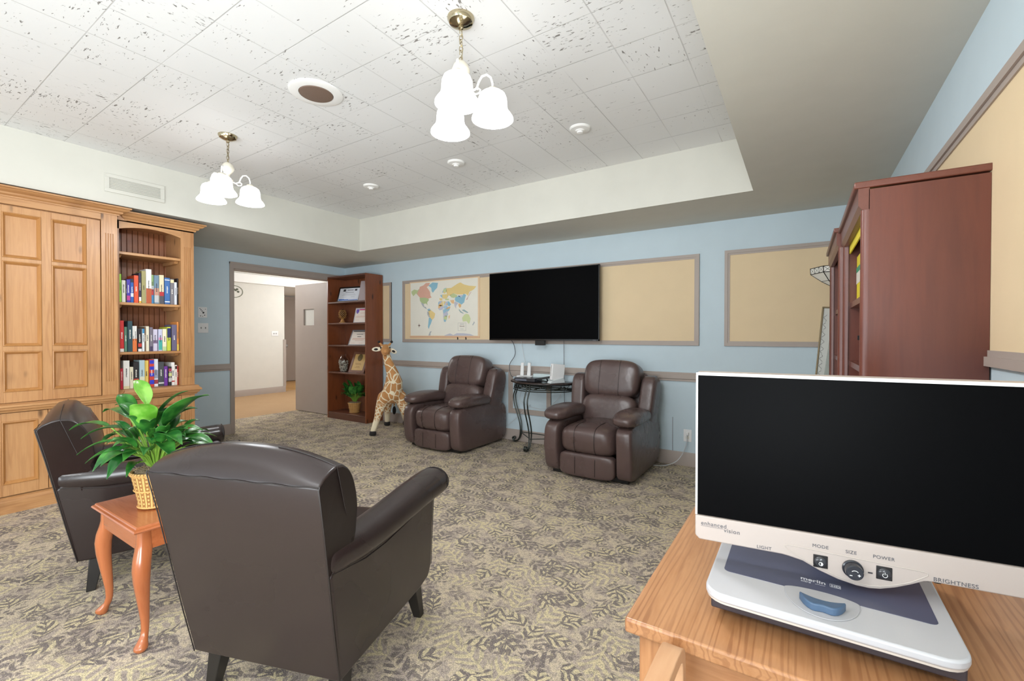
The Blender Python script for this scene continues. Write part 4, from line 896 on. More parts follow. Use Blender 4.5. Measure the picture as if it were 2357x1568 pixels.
cable('power_cable', crv([(-2.84, 4.6, 1.22), (-2.80, 4.59, 1.05), (-2.76, 4.585, .9), (-2.76, 4.565, .78)]), .0025, wc, 'thin pale cable hanging down the wall behind the white router')
cable('power_cable', crv([(-.93, 4.585, .315), (-.935, 4.56, .2), (-1.0, 4.52, .07), (-1.1, 4.45, .02), (-1.22, 4.42, .012), (-1.4, 4.40, .012)]), .004, wc, 'white cable from the outlet running under the right recliner')
cable('power_cable', crv([(-2.72, 4.6, .45), (-2.9, 4.58, .28), (-3.05, 4.57, .15), (-3.16, 4.56, .05)]), .0025, wc, 'thin pale cable on the wall running down behind the left recliner')
cable('power_cable', crv([(-2.75, 4.55, .74), (-2.83, 4.56, .5), (-2.6, 4.57, .42), (-2.45, 4.57, .45), (-2.3, 4.57, .6), (-2.28, 4.55, .74)]), .0025, wc, 'pale cable looping beneath the half-round table')
o = obj('wall_conduit', G().box(-1.075, -1.069, YB-.006, YB, .134, .47), plain('grey_conduit', (150, 155, 162), .5)); tag(o, 'thin vertical grey strip on the wall between right recliner and outlet', 'conduit')
# ------------------------------------------------------------------ demilune table
iron = plain('wrought_iron', (52, 56, 52), .35, .6)
tb = thing('demilune_table', 'half-round wrought iron console table between the recliners', 'table', (-2.49, 4.56, 0))
def demi(rx, ry, n=28): return [(rx*math.cos(PI+PI*k/n), ry*math.sin(PI+PI*k/n)) for k in range(n+1)]
obj('table_top', G().prism(demi(.41, .37), 'z', .748, .765), plain('dark_table_top', (56, 44, 40), .25), tb, .004)
g = G()
for z, r in ((.735, .36), (.665, .375), (.685, .37)): g.tube([(a, b, z) for a, b in demi(r, r*.88)], .006, 6); g.tube([(-r, 0, z), (r, 0, z)], .006, 6)
obj('apron_ring', g, iron, tb)
g = G()
for k in range(9):
    a = PI+PI*(k+.7)/10; cx, cy = .368*math.cos(a), .368*.88*math.sin(a); tx, ty = -math.sin(a), math.cos(a)*.88
    s_ = 1 if k % 2 else -1
    for q in (-1, 1):
        g.loft([[Vector((cx+tx*u*q, cy+ty*u*q, .70+s_*u*.35*q+w_)) for w_ in (-wd, wd)] for u, wd in ((.0, .001), (.015, .009), (.03, .011), (.042, .006), (.052, .001))], closed=False, caps=False)
    g.tube([(cx-tx*.05, cy-ty*.05, .685), (cx, cy, .70), (cx+tx*.05, cy+ty*.05, .735)], .0025, 5)
o = obj('leaf_scrollwork', g, iron, tb); so = o.modifiers.new('s', 'SOLIDIFY'); so.thickness = .003
for ang, ft in ((math.radians(180), None), (math.radians(265), None), (math.radians(360), None)):
    ca, sa = math.cos(ang), math.sin(ang)*.92; px, py = -math.sin(ang), math.cos(ang)
    g = G()
    for off, kk in ((-.022, 0), (.022, .0)):
        prof = [(.365, .735), (.365, .68), (.395, .61), (.41, .55), (.395, .45), (.355, .34), (.325, .24), (.318, .16), (.325, .09), (.345, .045), (.375, .018), (.41, .014), (.43, .03), (.43, .052), (.412, .062), (.4, .05), (.406, .038)]
        o2 = lambda z: off*(1 if z > .3 else (.35+.65*z/.3))
        g.tube(crv([(r*ca+px*o2(z), (r*sa if abs(sa) > .05 else -.015)+py*o2(z), z) for r, z in prof], 4), .0075, 6)
    obj('leg', g, iron, tb)
g = G()
A, B, C_ = Vector((-.32, -.02, .13)), Vector((-.03, -.29, .13)), Vector((.32, -.02, .13))
for a, b in ((A, C_), (A, B), (B, C_)): g.tube([a, b], .005, 6)
obj('stretcher', g, iron, tb)
# devices on the table
rt = thing('router', 'white router with two upright antenna panels, left end of the iron table', 'router', (-2.70, 4.485, .766), .05)
obj('body', G().box(-.10, .10, -.06, .06, 0, .05), white_pl, rt, .006)
for dx in (-.045, .045): obj('antenna', G().prism([(dx-.022, .05), (dx+.022, .05), (dx+.026, .20), (dx-.01, .20)], 'y', -.03, -.01), white_pl, rt, .004)
o = obj('white_tray', G().box(-2.585, -2.345, 4.44, 4.52, .766, .845), plain('pale_aqua_plastic', (206, 222, 224), .2)); o.modifiers.new('b', 'BEVEL').width = .006
tag(o, 'pale translucent box behind the black disc player', 'box')
dv = thing('disc_player', 'slim black disc player on the iron table', 'player', (-2.585, 4.335, .766), -.03)
obj('body', G().box(-.135, .135, -.08, .08, .004, .042), plain('disc_player_black', (44, 46, 52), .3), dv, .003)
obj('front_strip', G().box(-.12, .03, -.082, -.08, .01, .03), plain('strip_blue_grey', (96, 100, 112), .4), dv)
o = obj('remote_control', G().box(-.09, .09, -.02, .02, 0, .022), black_pl); o.location = (-2.38, 4.33, .80); o.rotation_euler = (0, -.18, .2); o.modifiers.new('b', 'BEVEL').width = .004
tag(o, 'black device lying beside the disc player, left of the white console', 'remote')
o = obj('cable_bundle', G().tube(crv([(-2.42, 4.31, .772), (-2.37, 4.30, .785), (-2.33, 4.33, .772), (-2.36, 4.36, .80), (-2.33, 4.36, .775)]), .006, 6), black_pl); tag(o, 'tangle of black cord under the black device', 'cable')
wi = thing('game_console', 'white upright game console on a slanted stand', 'console', (-2.23, 4.34, .766), -.5)
Tl = Matrix.Rotation(-.10, 4, 'X')
obj('body', G().box(-.022, .022, -.08, .08, .03, .205, Tl), white_pl, wi, .004)
obj('disc_slot', G().box(-.004, .001, -.0812, -.0795, .07, .19, Tl), grey_pl, wi)
obj('stand', G().prism([(-.10, 0), (.09, 0), (.075, .055), (-.085, .03)], 'x', -.035, .035), plain('pale_grey_plastic', (205, 212, 214), .4), wi, .004)
# ------------------------------------------------------------------ recliners
def recliner():
    t = thing('recliner', 'x', 'recliner', (0, 0, 0), 0, 'brown leather recliners along the back wall')
    obj('base', G().box(-.36, .36, -.38, .36, .01, .10), black_pl, t)  # black block standing in for the shadow gap underneath
    for s in (-1, 1):
        def fa(p, q, s=s):
            p.x += s*.012*math.sin((q.z+1)*PI/2)
            if q.y < 0: p.y += .05*max(0, -q.z)*(-q.y)*.6   # front tucks under slightly
            p.z += -.03*max(0, q.y)*max(0, q.z) - .02*(1 if q.z > 0 else 0)*abs(q.y)**4
            return p
        obj('arm_side', G().sq((s*.337, -.01, .265), (.077, .465, .245), (.28, .24), 32, 24, fn=fa), lea, t, smooth=60)
        def fp(p, q, s=s):
            u = (q.y+1)/2; p.z += .02*math.sin(u*PI)-.02*u; p.x += -s*.012*u; p.x *= (1-.12*u)
            w = .0035*math.sin(q.y*30+q.x*4)*max(0, .9-abs(q.z))*(1 if abs(q.x) > .4 else .3); p.z += w; return p
        obj('arm_pad', G().sq((s*.335, -.15, .545), (.125, .33, .068), (.75, .62), 44, 22, T=None, fn=fp), lea, t, smooth=60)
    def fs(p, q):
        p.z += .022*(1-abs(q.x)**2)*(q.z > 0) ; p.y += .03*abs(q.x)**3*(1 if q.y < 0 else 0)
        if q.y < 0 and q.z < 0: p.y += .02*(-q.z)
        return p
    st = obj('seat_cushion', G().sq((0, -.16, .335), (.264, .335, .128), (.5, .3), 44, 24, fn=fs), lea, t, smooth=60)
    def ff(p, q):
        p.y += -.015*(1-abs(q.x)**3); return p
    fr = obj('footrest_panel', G().sq((0, -.405, .128), (.262, .055, .105), (.35, .3), 40, 20, fn=ff), lea, t, smooth=60)
    for s in (-.095, .095):
        pts = []
        for k in range(17):
            a = math.radians(-40+k*8); ca, sa = math.cos(a), math.sin(a); sg = lambda w, m: math.copysign(abs(w)**m, w)
            y = -.16-(.335*sg(ca, .5)); z = .335+.128*sg(sa, .5)+(.022*(1-(s/.277)**2) if sa > 0 else 0)+(0)
            if sa < 0: y += .02*(-sg(sa, .5))
            pts.append((s, y-.0015, z+.001))
        obj('seam', G().tube(pts, .0022, 5), lea3, st)
        obj('seam', G().tube([(s, -.476, .05), (s, -.478, .12), (s, -.474, .2)], .002, 5), lea3, fr)
    # leaning back assembly
    Tb = Matrix.Translation((0, .14, .42)) @ Matrix.Rotation(-.24, 4, 'X')
    for s in (-1, 1):
        def fw(p, q, s=s): p.x += s*(.02*q.z-.01*q.z**2); p.z += -.03*max(0, q.z)*abs(q.y); return p
        obj('back_wing', G().sq((s*.355, .07, .22), (.078, .13, .28), (.4, .42), 30, 22, T=Tb, fn=fw), lea, t, smooth=60)
    obj('back_shell', G().sq((0, .15, .24), (.36, .07, .30), (.35, .3), 36, 16, T=Tb), lea, t, smooth=60)
    def fl_(p, q): p.y += .02*q.x*q.x; return p
    obj('lumbar_cushion', G().sq((0, -.025, .11), (.278, .115, .165), (.55, .35), 40, 22, T=Tb, fn=fl_), lea, t, smooth=60)
    def fh(p, q):
        p.x *= 1+.03*q.z
        r_ = math.sin(q.x*9+q.z*5)*.004*(abs(q.x)**2); p.y += .015*q.x*q.x+r_; p.z += .012*(1-q.x*q.x)*(q.z > 0); return p
    hd = obj('head_cushion', G().sq((0, -.01, .425), (.283, .125, .185), (.5, .32), 48, 28, T=Tb, fn=fh), lea, t, smooth=60)
    sg = lambda w, m: math.copysign(abs(w)**m, w)
    for s in (-.1, .1):
        pts = []
        for k in range(15):
            a = math.radians(-70+k*9); z = .425+.185*sg(math.sin(a), .5)+(.010 if a > 0 else 0); y = -.010-.125*abs(math.cos(a))**.5+.015*(s/.285)**2
            pts.append(Tb @ Vector((s, y-.001, z)))
        obj('seam', G().tube(pts, .002, 5), lea3, hd)
    return t
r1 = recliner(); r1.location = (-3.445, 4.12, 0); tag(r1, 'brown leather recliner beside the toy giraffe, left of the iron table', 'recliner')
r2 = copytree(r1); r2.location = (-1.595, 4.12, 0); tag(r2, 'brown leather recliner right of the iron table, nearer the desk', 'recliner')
# ------------------------------------------------------------------ toy giraffe
gf = thing('toy_giraffe', 'large plush toy giraffe standing beside the walnut bookcase', 'toy', (-4.5, 4.05, 0), math.radians(47.8))
g = G()
def limb(pts): # (x,y,z,r)
    out = []
    for a, b in zip(pts, pts[1:]):
        n = max(2, int((Vector(a[:3])-Vector(b[:3])).length/.02))
        for k in range(n+1):
            u = k/n; g.sq([a[i]*(1-u)+b[i]*u for i in range(3)], (a[3]*(1-u)+b[3]*u,)*3, (1, 1), 14, 9)
limb([(.015, .02, .52, .135), (.02, .22, .53, .125), (.02, .44, .53, .13)])
limb([(.02, .02, .55, .13), (.035, .0, .66, .112), (.02, -.01, .78, .078), (-.03, -.02, .92, .058), (-.06, -.02, 1.03, .05)])
limb([(-.068, .0, 1.10, .070), (-.072, -.06, 1.085, .058), (-.073, -.115, 1.07, .049)])
limb([(-.09, .02, .47, .085), (-.14, .0, .33, .062), (-.17, -.02, .22, .044), (-.225, -.06, .05, .036)])
limb([(.115, .02, .47, .085), (.16, .0, .33, .062), (.2, -.01, .22, .044), (.26, -.04, .05, .036)])
limb([(-.03, .44, .46, .09), (-.05, .47, .25, .048), (-.058, .55, .06, .036)])
limb([(.09, .44, .46, .09), (.15, .47, .25, .048), (.2, .52, .06, .036)])
for s, dx in ((-1, -.11), (1, -.035)): limb([(dx, .01, 1.145, .02), (dx+s*.03, .015, 1.178, .016)])
body = fuse(g, .011, 5, 'body', M_gir); bo = obj('body', body, M_gir, gf)
hoof = plain('black_plush', (38, 34, 34), .85); wh = plain('cream_plush', (238, 228, 206), .9)
for x, y in ((-.228, -.066), (.265, -.046), (-.058, .552), (.2, .522)):
    obj('hoof', G().sq((x, y-.006, .028), (.042, .046, .028), (.5, .9), 18, 10), hoof, gf, smooth=60)
for s, c0, tip in ((-1, (-.125, 0, 1.105), (-.235, .0, 1.10)), (1, (-.02, 0, 1.10), (.068, .0, 1.055))):
    c0, tip = Vector(c0), Vector(tip); d = tip-c0; md = (c0+tip)/2; ang = math.atan2(d.z, d.x)
    TT = Matrix.Translation(md) @ Matrix.Rotation(-ang, 4, 'Y')
    e = obj('ear', G().sq((0, 0, 0), (d.length/2+.006, .014, .03), (1, .9), 18, 10, T=TT), wh, gf, smooth=60)
    obj('inner_ear', G().sq((d.length*.08, -.012, 0), (d.length*.24, .006, .015), (1, 1), 14, 8, T=TT), hoof, e, smooth=60)
for s, dx in ((-1, -.152), (1, .006)): obj('horn_tip', G().sq((dx, .016, 1.197), (.017, .017, .017), (1, 1), 12, 8), hoof, gf, smooth=60)
for x in (-.127, -.017): obj('eye', G().sq((x, -.046, 1.122), (.012, .012, .013), (1, 1), 12, 8), plain('glossy_eye', (10, 10, 10), .08), gf)
obj('mouth', G().tube([(-.098, -.156, 1.062), (-.073, -.164, 1.055), (-.048, -.156, 1.062)], .0025, 5), plain('brown_thread', (110, 60, 30), .7), gf)
obj('nostril', G().sq((-.09, -.162, 1.082), (.004, .004, .003), (1, 1), 8, 6).sq((-.056, -.162, 1.082), (.004, .004, .003), (1, 1), 8, 6), hoof, gf)
tl = obj('tail', G().tube(crv([(.03, .56, .56), (.035, .63, .48), (.04, .64, .36), (.04, .62, .26)]), .011, 8), M_gir, gf)
obj('tail_tuft', G().sq((.04, .615, .20), (.026, .026, .06), (1, 1), 12, 8), hoof, tl, smooth=60)
# ------------------------------------------------------------------ club armchairs
def armchair():
    t = thing('armchair', 'x', 'armchair', (0, 0, 0), 0, 'dark brown leather club armchairs')
    prof = [(-.0, .165), (-.035, .33), (-.072, .52), (-.105, .69), (-.136, .832), (-.133, .842), (-.115, .858), (-.085, .872), (-.055, .879), (-.025, .876), (-.012, .870), (.0, .862), (.011, .852), (.021, .84), (.030, .826), (.038, .81), (.046, .79), (.053, .77), (.059, .745), (.063, .72), (.066, .69), (.064, .665), (.052, .64), (.08, .60), (.11, .52), (.12, .45), (.12, .30), (.11, .165)]
    sm = lambda a, b, v: (lambda u: u*u*(3-2*u))(max(0, min(1, (v-a)/(b-a))))
    rings = []; N = 28
    for i in range(N+1):
        u = -1+2*i/N; ed = 1-abs(u)**8; ring = []
        for f, z in prof:
            hw = .294+.030*(z-.165)/.68
            if f > .06 and z < .63: hw *= .70
            zz = z+.052*(1-abs(u)**2.2)*sm(.838, .875, z); ff = f+(.02*ed-.02)*sm(.82, .7, z)*sm(.0, .05, f)
            if f > .0 and z > .6: ff = f+.03*(1-abs(u)**2)
            ring.append(Vector((u*hw, ff, zz)))
        rings.append(ring)
    bk_ = obj('backrest', G().loft(rings), lea2, t, .006, 3, smooth=50)
    def pip(pts, r=.0028, par=bk_): obj('piping', G().tube(pts, r, 6), lea3, par)
    pip([(u/12*.3235, -.139, .838+.002*math.sin(u*1.3)) for u in range(-12, 13)], .0018)
    for s in (-1, 1):
        pip([(s*(.2945+.030*(z-.165)/.68), f-.001, z) for f, z in prof[:6]], .0022)
        pip([(s*(.294+.030*(z-.165)/.68+.0005), f, z) for f, z in ((-.055, .879), (-.035, .82), (-.012, .75), (.012, .68), (.024, .652))], .0015)
        pip([(s*(.3235-.03*k), -.055, .880+.052*(1-(1-.093*k)**2.2)) for k in range(0, 8)], .0018)
        # side panel and front
        sp = [(0, .165), (-.03, .33), (-.072, .54), (-.04, .575), (.3, .545), (.66, .575), (.683, .54), (.683, .21), (.655, .165), (.58, .155)]
        a, b = sorted((s*.205, s*.290))
        gp = G().prism(sp, 'x', a, b)
        for v_ in gp.v:
            if abs(abs(v_.x)-.290) < 1e-4: v_.x = s*(.2965+.030*(v_.z-.165)/.68)
        pn = obj('side_panel', gp, lea2, t, .010, 4)
        pip([(s*.313, f, z) for f, z in ((-.065, .548), (.0, .535), (.12, .512), (.25, .506), (.45, .515), (.68, .545))], .0016, pn)
        pip([(s*.311, .685, .54), (s*.297, .685, .21)], .0016, pn)
        # rolled arm
        st = [(-.072, .0), (-.071, .8), (-.062, .93), (-.05, 1), (.1, 1), (.2, 1), (.3, 1), (.4, 1), (.5, 1), (.6, 1), (.66, 1), (.685, .96), (.695, .85), (.699, .6), (.70, .0)]
        rg = []
        for f, k in st:
            u = (f+.068)/.768; cx = s*(.256+.056*u); cz = .583+.022*u-.035*math.sin(PI*min(1, u*1.15))*(1-u); rx = .062+.012*u; rz = .056+.006*u
            k = max(k, .02); n = 22
            rg.append([Vector((cx+k*rx*math.copysign(abs(math.cos(2*PI*j/n))**.85, math.cos(2*PI*j/n)), f, cz+k*rz*math.copysign(abs(math.sin(2*PI*j/n))**.85, math.sin(2*PI*j/n)))) for j in range(n)])
        am = obj('arm_roll', G().loft(rg), lea2, t, smooth=60)
        cx = s*.312; cz = .605
        obj('piping', G().tube([(cx+.072*math.cos(2*PI*k/24), .687, cz+.060*math.sin(2*PI*k/24)) for k in range(25)], .0025, 5), lea3, am)
    obj('base', G().box(-.285, .285, .02, .60, .158, .31), lea2, t, .01)
    def fs(p, q): p.z += .018*(1-q.x*q.x)*(q.z > 0); return p
    obj('seat_cushion', G().sq((0, .40, .375), (.215, .285, .075), (.35, .25), 40, 16, fn=fs), lea2, t, smooth=60)
    for sx in (-1, 1):
        for y, dy in ((.07, -.025), (.59, .03)):
            x = sx*.245; r0, r1 = .030, .018; tx, ty = x+sx*.02, y+dy
            g = G().loft([[Vector((tx-r1, ty-r1, 0)), Vector((tx+r1, ty-r1, 0)), Vector((tx+r1, ty+r1, 0)), Vector((tx-r1, ty+r1, 0))], [Vector((x-r0, y-r0, .17)), Vector((x+r0, y-r0, .17)), Vector((x+r0, y+r0, .17)), Vector((x-r0, y+r0, .17))]])
            obj('leg', g, blackwood, t, .003)
    return t
ac = armchair(); ac.location = (-1.515, .803, 0); ac.rotation_euler = (0, 0, math.radians(18.5)); tag(ac, 'dark leather club armchair in the foreground with its back to the viewer', 'armchair')
a2 = copytree(ac); a2.location = (-3.255, .757, 0); a2.rotation_euler = (0, 0, math.radians(-16)); tag(a2, 'dark leather club armchair behind the peace lily, beside the pine cabinet', 'armchair')
# ------------------------------------------------------------------ cherry side table
st = thing('side_table', 'small cherry side table with cabriole legs between the armchairs', 'table', (-2.465, .90, 0))
hx, hy = .258, .235
obj('table_top', G().loft([[Vector((sx*(hx-i), sy*(hy-i), z)) for sx, sy in ((-1, -1), (1, -1), (1, 1), (-1, 1))] for i, z in ((.014, .484), (.004, .488), (.0, .494), (.003, .500), (.010, .503), (.012, .508), (.016, .511))]), cherryT, st, smooth=20)
g = G()
for q in ((-1, 0), (1, 0), (0, -1), (0, 1)):
    if q[0]: g.box(min(q[0]*(hx-.026), q[0]*(hx-.04)), max(q[0]*(hx-.026), q[0]*(hx-.04)), -hy+.05, hy-.05, .405, .485)
    else: g.box(-hx+.05, hx-.05, min(q[1]*(hy-.026), q[1]*(hy-.04)), max(q[1]*(hy-.026), q[1]*(hy-.04)), .405, .485)
obj('apron', g, cherryT, st, .002)
for sx in (-1, 1):
    for sy in (-1, 1):
        d = Vector((sx, sy, 0)).normalized(); c0 = Vector((sx*(hx-.048), sy*(hy-.048), 0))
        sts = [(.485, .0, .024), (.43, .0, .025), (.405, .004, .027), (.37, .014, .030), (.33, .020, .030), (.28, .019, .027), (.22, .012, .0225), (.16, .004, .018), (.11, -.002, .0145), (.075, -.002, .013), (.05, .004, .014), (.035, .016, .018), (.022, .026, .024), (.012, .028, .024), (.0, .026, .016)]
        rg = []
        for z, o_, r in sts:
            c = c0+d*o_+Vector((0, 0, z)); e = .55 if z > .4 else (.8 if z > .05 else 1.0); n = 20
            rg.append([c+Vector((r*math.copysign(abs(math.cos(2*PI*j/n))**e, math.cos(2*PI*j/n)), r*math.copysign(abs(math.sin(2*PI*j/n))**e, math.sin(2*PI*j/n)), 0)) for j in range(n)])
        obj('leg', G().loft(rg), cherryZ, st, smooth=60)
# ------------------------------------------------------------------ mahogany bookcases on the right wall
def maho(name_label, xf, y0, y1, zt, rz=0):
    t = thing('mahogany_bookcase', name_label, 'bookcase', ((xf+.49)/2, (y0+y1)/2, 0), 0, 'mahogany laminate bookcases on the right wall')
    xb = .502
    obj('side_panel', G().box(xf+.022, xb, y0, y0+.022, 0, zt-.03), mahoZ, t, world=True)
    obj('side_panel', G().box(xf+.022, xb, y1-.022, y1, 0, zt-.03), mahoZ, t, world=True)
    obj('back_panel', G().box(xb-.006, xb, y0+.022, y1-.022, .06, zt-.03), mahoY, t, world=True)
    obj('top_board', G().box(xf-.02, xb+.004, y0-.004, y1+.004, zt-.024, zt), mahoY, t, .004, world=True)
    obj('cornice', G().prism([(xf-.008, zt-.024), (xf-.008, zt-.085), (xf+.004, zt-.10), (xf+.024, zt-.10), (xf+.024, zt-.024)], 'y', y0, y1), mahoY, t, world=True)
    for a, b in ((y0, y0+.03), (y1-.03, y1)):
        yc = (a+b)/2; pts = [(xf+.022, a)]+[(xf+.022-.022*math.sin(PI*k/8)**.6, yc-.015*math.cos(PI*k/8)) for k in range(1, 8)]+[(xf+.022, b)]
        obj('rounded_stile', G().prism(pts, 'z', .06, zt-.10), mahoZ, t, world=True, smooth=60)
    for z in (.10, .43, .79, 1.155, 1.445):
        s = obj('shelf', G().box(xf+.03, xb-.006, y0+.022, y1-.022, z-.026, z), mahoY, t, world=True)
    g = G()
    for z in (.5, .9, 1.26, 1.61):
        for yy in (y0+.022, y1-.028): g.box(xf+.06, xf+.09, yy, yy+.006, z, z+.022)
    obj('shelf_clips', g, black_pl, t, .001, world=True)
    obj('kick_board', G().box(xf+.03, xf+.045, y0+.022, y1-.022, 0, .075), mahoY, t, world=True)
    return t
mb1 = maho('mahogany bookcase nearer the camera, its plain side panel facing the desk', .176, 2.012, 2.83, 1.828)
maho('mahogany bookcase farther from the camera, mostly hidden behind the nearer one', .158, 2.842, 3.66, 1.835)
yel = plain('yellow_card', (232, 212, 48), .5)
obj('yellow_lining', G().box(.201, .206, 2.04, 2.80, 1.69, 1.76), yel, mb1, world=True, label='yellow lining strip behind the cornice')
t = thing('yellow_board_game', 'yellow game box with a red and green picture standing on the upper shelf', 'box', (.36, 2.60, 1.4455))
obj('box_body', G().box(-.13, -.08, -.16, .19, 0, .225), yel, t, .002)
obj('picture_band', G().box(-.131, -.08, -.1605, .2, .09, .15), plain('white_card', (230, 226, 214), .5), t)
obj('green_band', G().box(-.1315, -.08, -.161, .2, .145, .17), plain('green_card', (60, 150, 110), .5), t)
obj('red_shape', G().sq((-.1, -.158, .115), (.016, .006, .018), (1, 1), 14, 8), plain('red_card', (206, 60, 50), .5), t)
lettering('handwriting', 'AH', .035, ink, t, (-.126, -.1612, .025), (1, 0, 0), (0, 0, 1), .0003, shear=.2)
o = obj('yellow_box', G().box(.30, .46, 2.3, 2.79, 1.448, 1.50), yel); o.modifiers.new('b', 'BEVEL').width = .003
o.location = (0, 0, .0); tag(o, 'flat yellow box lying behind the upright game box', 'box')
o = obj('yellow_poster_tube', G().box(.22, .47, 2.08, 2.30, 1.70, 1.722), yel)
bpy.data.objects.remove(o)
# ------------------------------------------------------------------ torchiere lamp and leaning frames behind the bookcases
lm = thing('torchiere_lamp', 'floor lamp with leaded white glass bowl behind the mahogany bookcases', 'lamp', (.215, 4.2, 0))
lead = plain('dark_leading', (40, 38, 36), .4, .3); opal = plain('opal_glass', (238, 236, 228), .2)
def hexr(r, z, rot=0.0): return [Vector((r*math.cos(rot+PI/3*k), r*math.sin(rot+PI/3*k), z)) for k in range(6)]
rg = [hexr(.012, 1.652), hexr(.085, 1.70), hexr(.155, 1.758), hexr(.158, 1.802)]
obj('glass_bowl', G().loft(rg+[[v*1.0-Vector((v.x*.03, v.y*.03, 0)) for v in r] for r in rg[::-1]], caps=False), opal, lm, smooth=0)
g = G()
for k in range(6):
    g.tube([rg[0][k], rg[1][k], rg[2][k], rg[3][k]], .003, 6); j = (k+1) % 6
    for i in (1, 2, 3): g.tube([rg[i][k], rg[i][j]], .003 if i > 1 else .0018, 6)
    P = lambda i, u: rg[i][k].lerp(rg[i][j], u)
    for a in (0, .34, .67): 
        g.tube([P(2, a), P(3, min(1, a+.33))], .0014, 4); g.tube([P(3, a), P(2, min(1, a+.33))], .0014, 4)
    for a in (.34, .67): g.tube([P(2, a), P(3, a)], .002, 5)
obj('leading', g, lead, lm)
obj('pole', G().lathe([(.012, .03), (.012, 1.64), (.018, 1.645), (.018, 1.655), (.002, 1.66)], n=16), lead, lm)
obj('base', G().lathe([(.11, 0), (.11, .012), (.08, .024), (.03, .035), (.014, .06)], n=28), lead, lm)
def leaner(name, label, cat, x, y, w, hgt, lean, tilt, fmat, fw, page):
    t = thing(name, label, cat, (x, y, 0.012)); T = Matrix.Rotation(lean, 4, 'X') @ Matrix.Rotation(tilt, 4, 'Y')
    g = G().box(0, w, 0, .022, 0, fw, T).box(0, w, 0, .022, hgt-fw, hgt, T).box(0, fw, 0, .022, fw, hgt-fw, T).box(w-fw, w, 0, .022, fw, hgt-fw, T)
    obj('frame', g, fmat, t, .003); pg = obj('picture', G().box(fw, w-fw, .008, .014, fw, hgt-fw, T), page, t); return t, T, pg
t, T, pg = leaner('leaning_mirror', 'tall narrow framed mirror leaning behind the lamp pole', 'mirror', .02, 4.33, .40, 1.515, -.06, .082, plain('gilt_frame', (128, 112, 84), .35, .4), .012, plain('mirror_silver', (206, 206, 200), .3))
g = G()
for k in range(14):
    z = .55+k*.065; g.tube([T @ Vector((.026+.01*math.sin(q*1.1+k), .006, z+q*.008)) for q in range(8)], .0022, 5)
obj('etched_border', g, plain('etched_glass', (160, 158, 156), .5), pg)
ab = NT('landscape_picture'); v = ab.coord((3, 1, 2)); nn = ab.noise(v, 1.6, 3, .5, .6)
ab.base(ab.ramp(nn, [(.3, srgb(96, 112, 92)), (.45, srgb(196, 200, 170)), (.58, srgb(214, 208, 180)), (.75, srgb(150, 180, 178))])); ab.set(.3)
leaner('framed_picture', 'framed pale green picture leaning in front of the tall mirror', 'picture', .035, 4.06, .40, 1.42, -.03, .115, plain('grey_green_frame', (150, 156, 148), .35, .2), .03, ab.mat)
# ------------------------------------------------------------------ desk
dk = thing('pine_desk', 'honey pine desk in the right foreground', 'desk', (.1, 1.17, 0))
dx0, dx1, dy0, dy1 = -.281, .497, .832, 1.52
obj('desk_top', G().box(dx0, dx1, dy0, dy1, .712, .74), deskw, dk, .005, 3, world=True)
obj('apron_front', G().box(dx0+.075, dx1-.075, dy0+.03, dy0+.05, .615, .712), deskwx, dk, .002, world=True)
obj('apron_back', G().box(dx0+.075, dx1-.075, dy1-.05, dy1-.03, .615, .712), deskwx, dk, .002, world=True)
obj('apron_side', G().box(dx0+.035, dx0+.055, dy0+.08, dy1-.08, .615, .712), deskw, dk, .002, world=True)
obj('apron_side', G().box(dx1-.055, dx1-.035, dy0+.08, dy1-.08, .615, .712), deskw, dk, .002, world=True)
for x in (dx0+.022, dx1-.077):
    for y in (dy0+.022, dy1-.077): obj('leg', G().box(x, x+.055, y, y+.055, 0, .712), deskwz, dk, .004, world=True)
# ------------------------------------------------------------------ desktop magnifier
evm = thing('video_magnifier', 'desktop video magnifier with black screen on the pine desk', 'magnifier', (.03, 1.06, .74))
K = .865; am_ = math.radians(6.7); O = Vector((-.218*K, 1.18*K, 0)); ux = Vector((math.cos(am_), math.sin(am_), 0)); nz = Vector((math.sin(am_), -math.cos(am_), 0)); vz = Vector((0, 0, 1))
MT = Matrix((ux, -nz, vz)).transposed().to_4x4(); MT.translation = O-evm.location  # local: x right, y away, z up
zc = lambda z: 1.28+(z-1.28)*K
warmw = plain('warm_white_plastic', (182, 170, 163), .4)
sw, zt_, zb_, s0, s1 = .545, zc(1.190), zc(.7785), zc(.838), zc(1.183)
obj('screen_housing', G().box(0, sw, .002, .05, zb_, zt_, MT), warmw, evm, .006, 3)
scn = obj('screen', G().box(.004, sw-.006, -.001, .004, s0, s1, MT), scr, evm)
g = G().box(0, sw, -.004, .003, zt_-.006, zt_, MT).box(0, .004, -.004, .003, s0, zt_, MT).box(sw-.005, sw, -.004, .003, s0, zt_, MT)
obj('white_edge', g, white_pl, evm)
# control panel with a drooping bulge
pan = [(0, s0-.001), (0, zb_+.008), (.008, zb_)]
X_ = lambda u: u*K
for u, z in ((.05, .7785), (.12, .7785), (.185, .7785), (.198, .777), (.225, .772), (.257, .757), (.29, .746), (.323, .740), (.345, .7395), (.364, .7425), (.39, .752), (.414, .764), (.436, .7765), (.45, .7785)): pan.append((X_(u), zc(z)))
pan += [(sw-.008, zb_), (sw, zb_+.008), (sw, s0-.001)]
pn = obj('control_panel', G().prism(pan, 'y', -.006, .03, MT), warmw, evm, .0025, 3)
gr = plain('panel_groove', (188, 178, 170), .5); inkg = plain('panel_ink', (92, 92, 98), .5)
gl = [(X_(u), zc(z)) for u, z in ((.196, .8035), (.19, .801), (.191, .797), (.2, .789), (.225, .778), (.257, .764), (.29, .7525), (.323, .7465), (.345, .746), (.364, .749), (.39, .7585), (.414, .770), (.436, .786), (.441, .790), (.441, .7945), (.434, .7965), (.3, .8), (.196, .8035))]
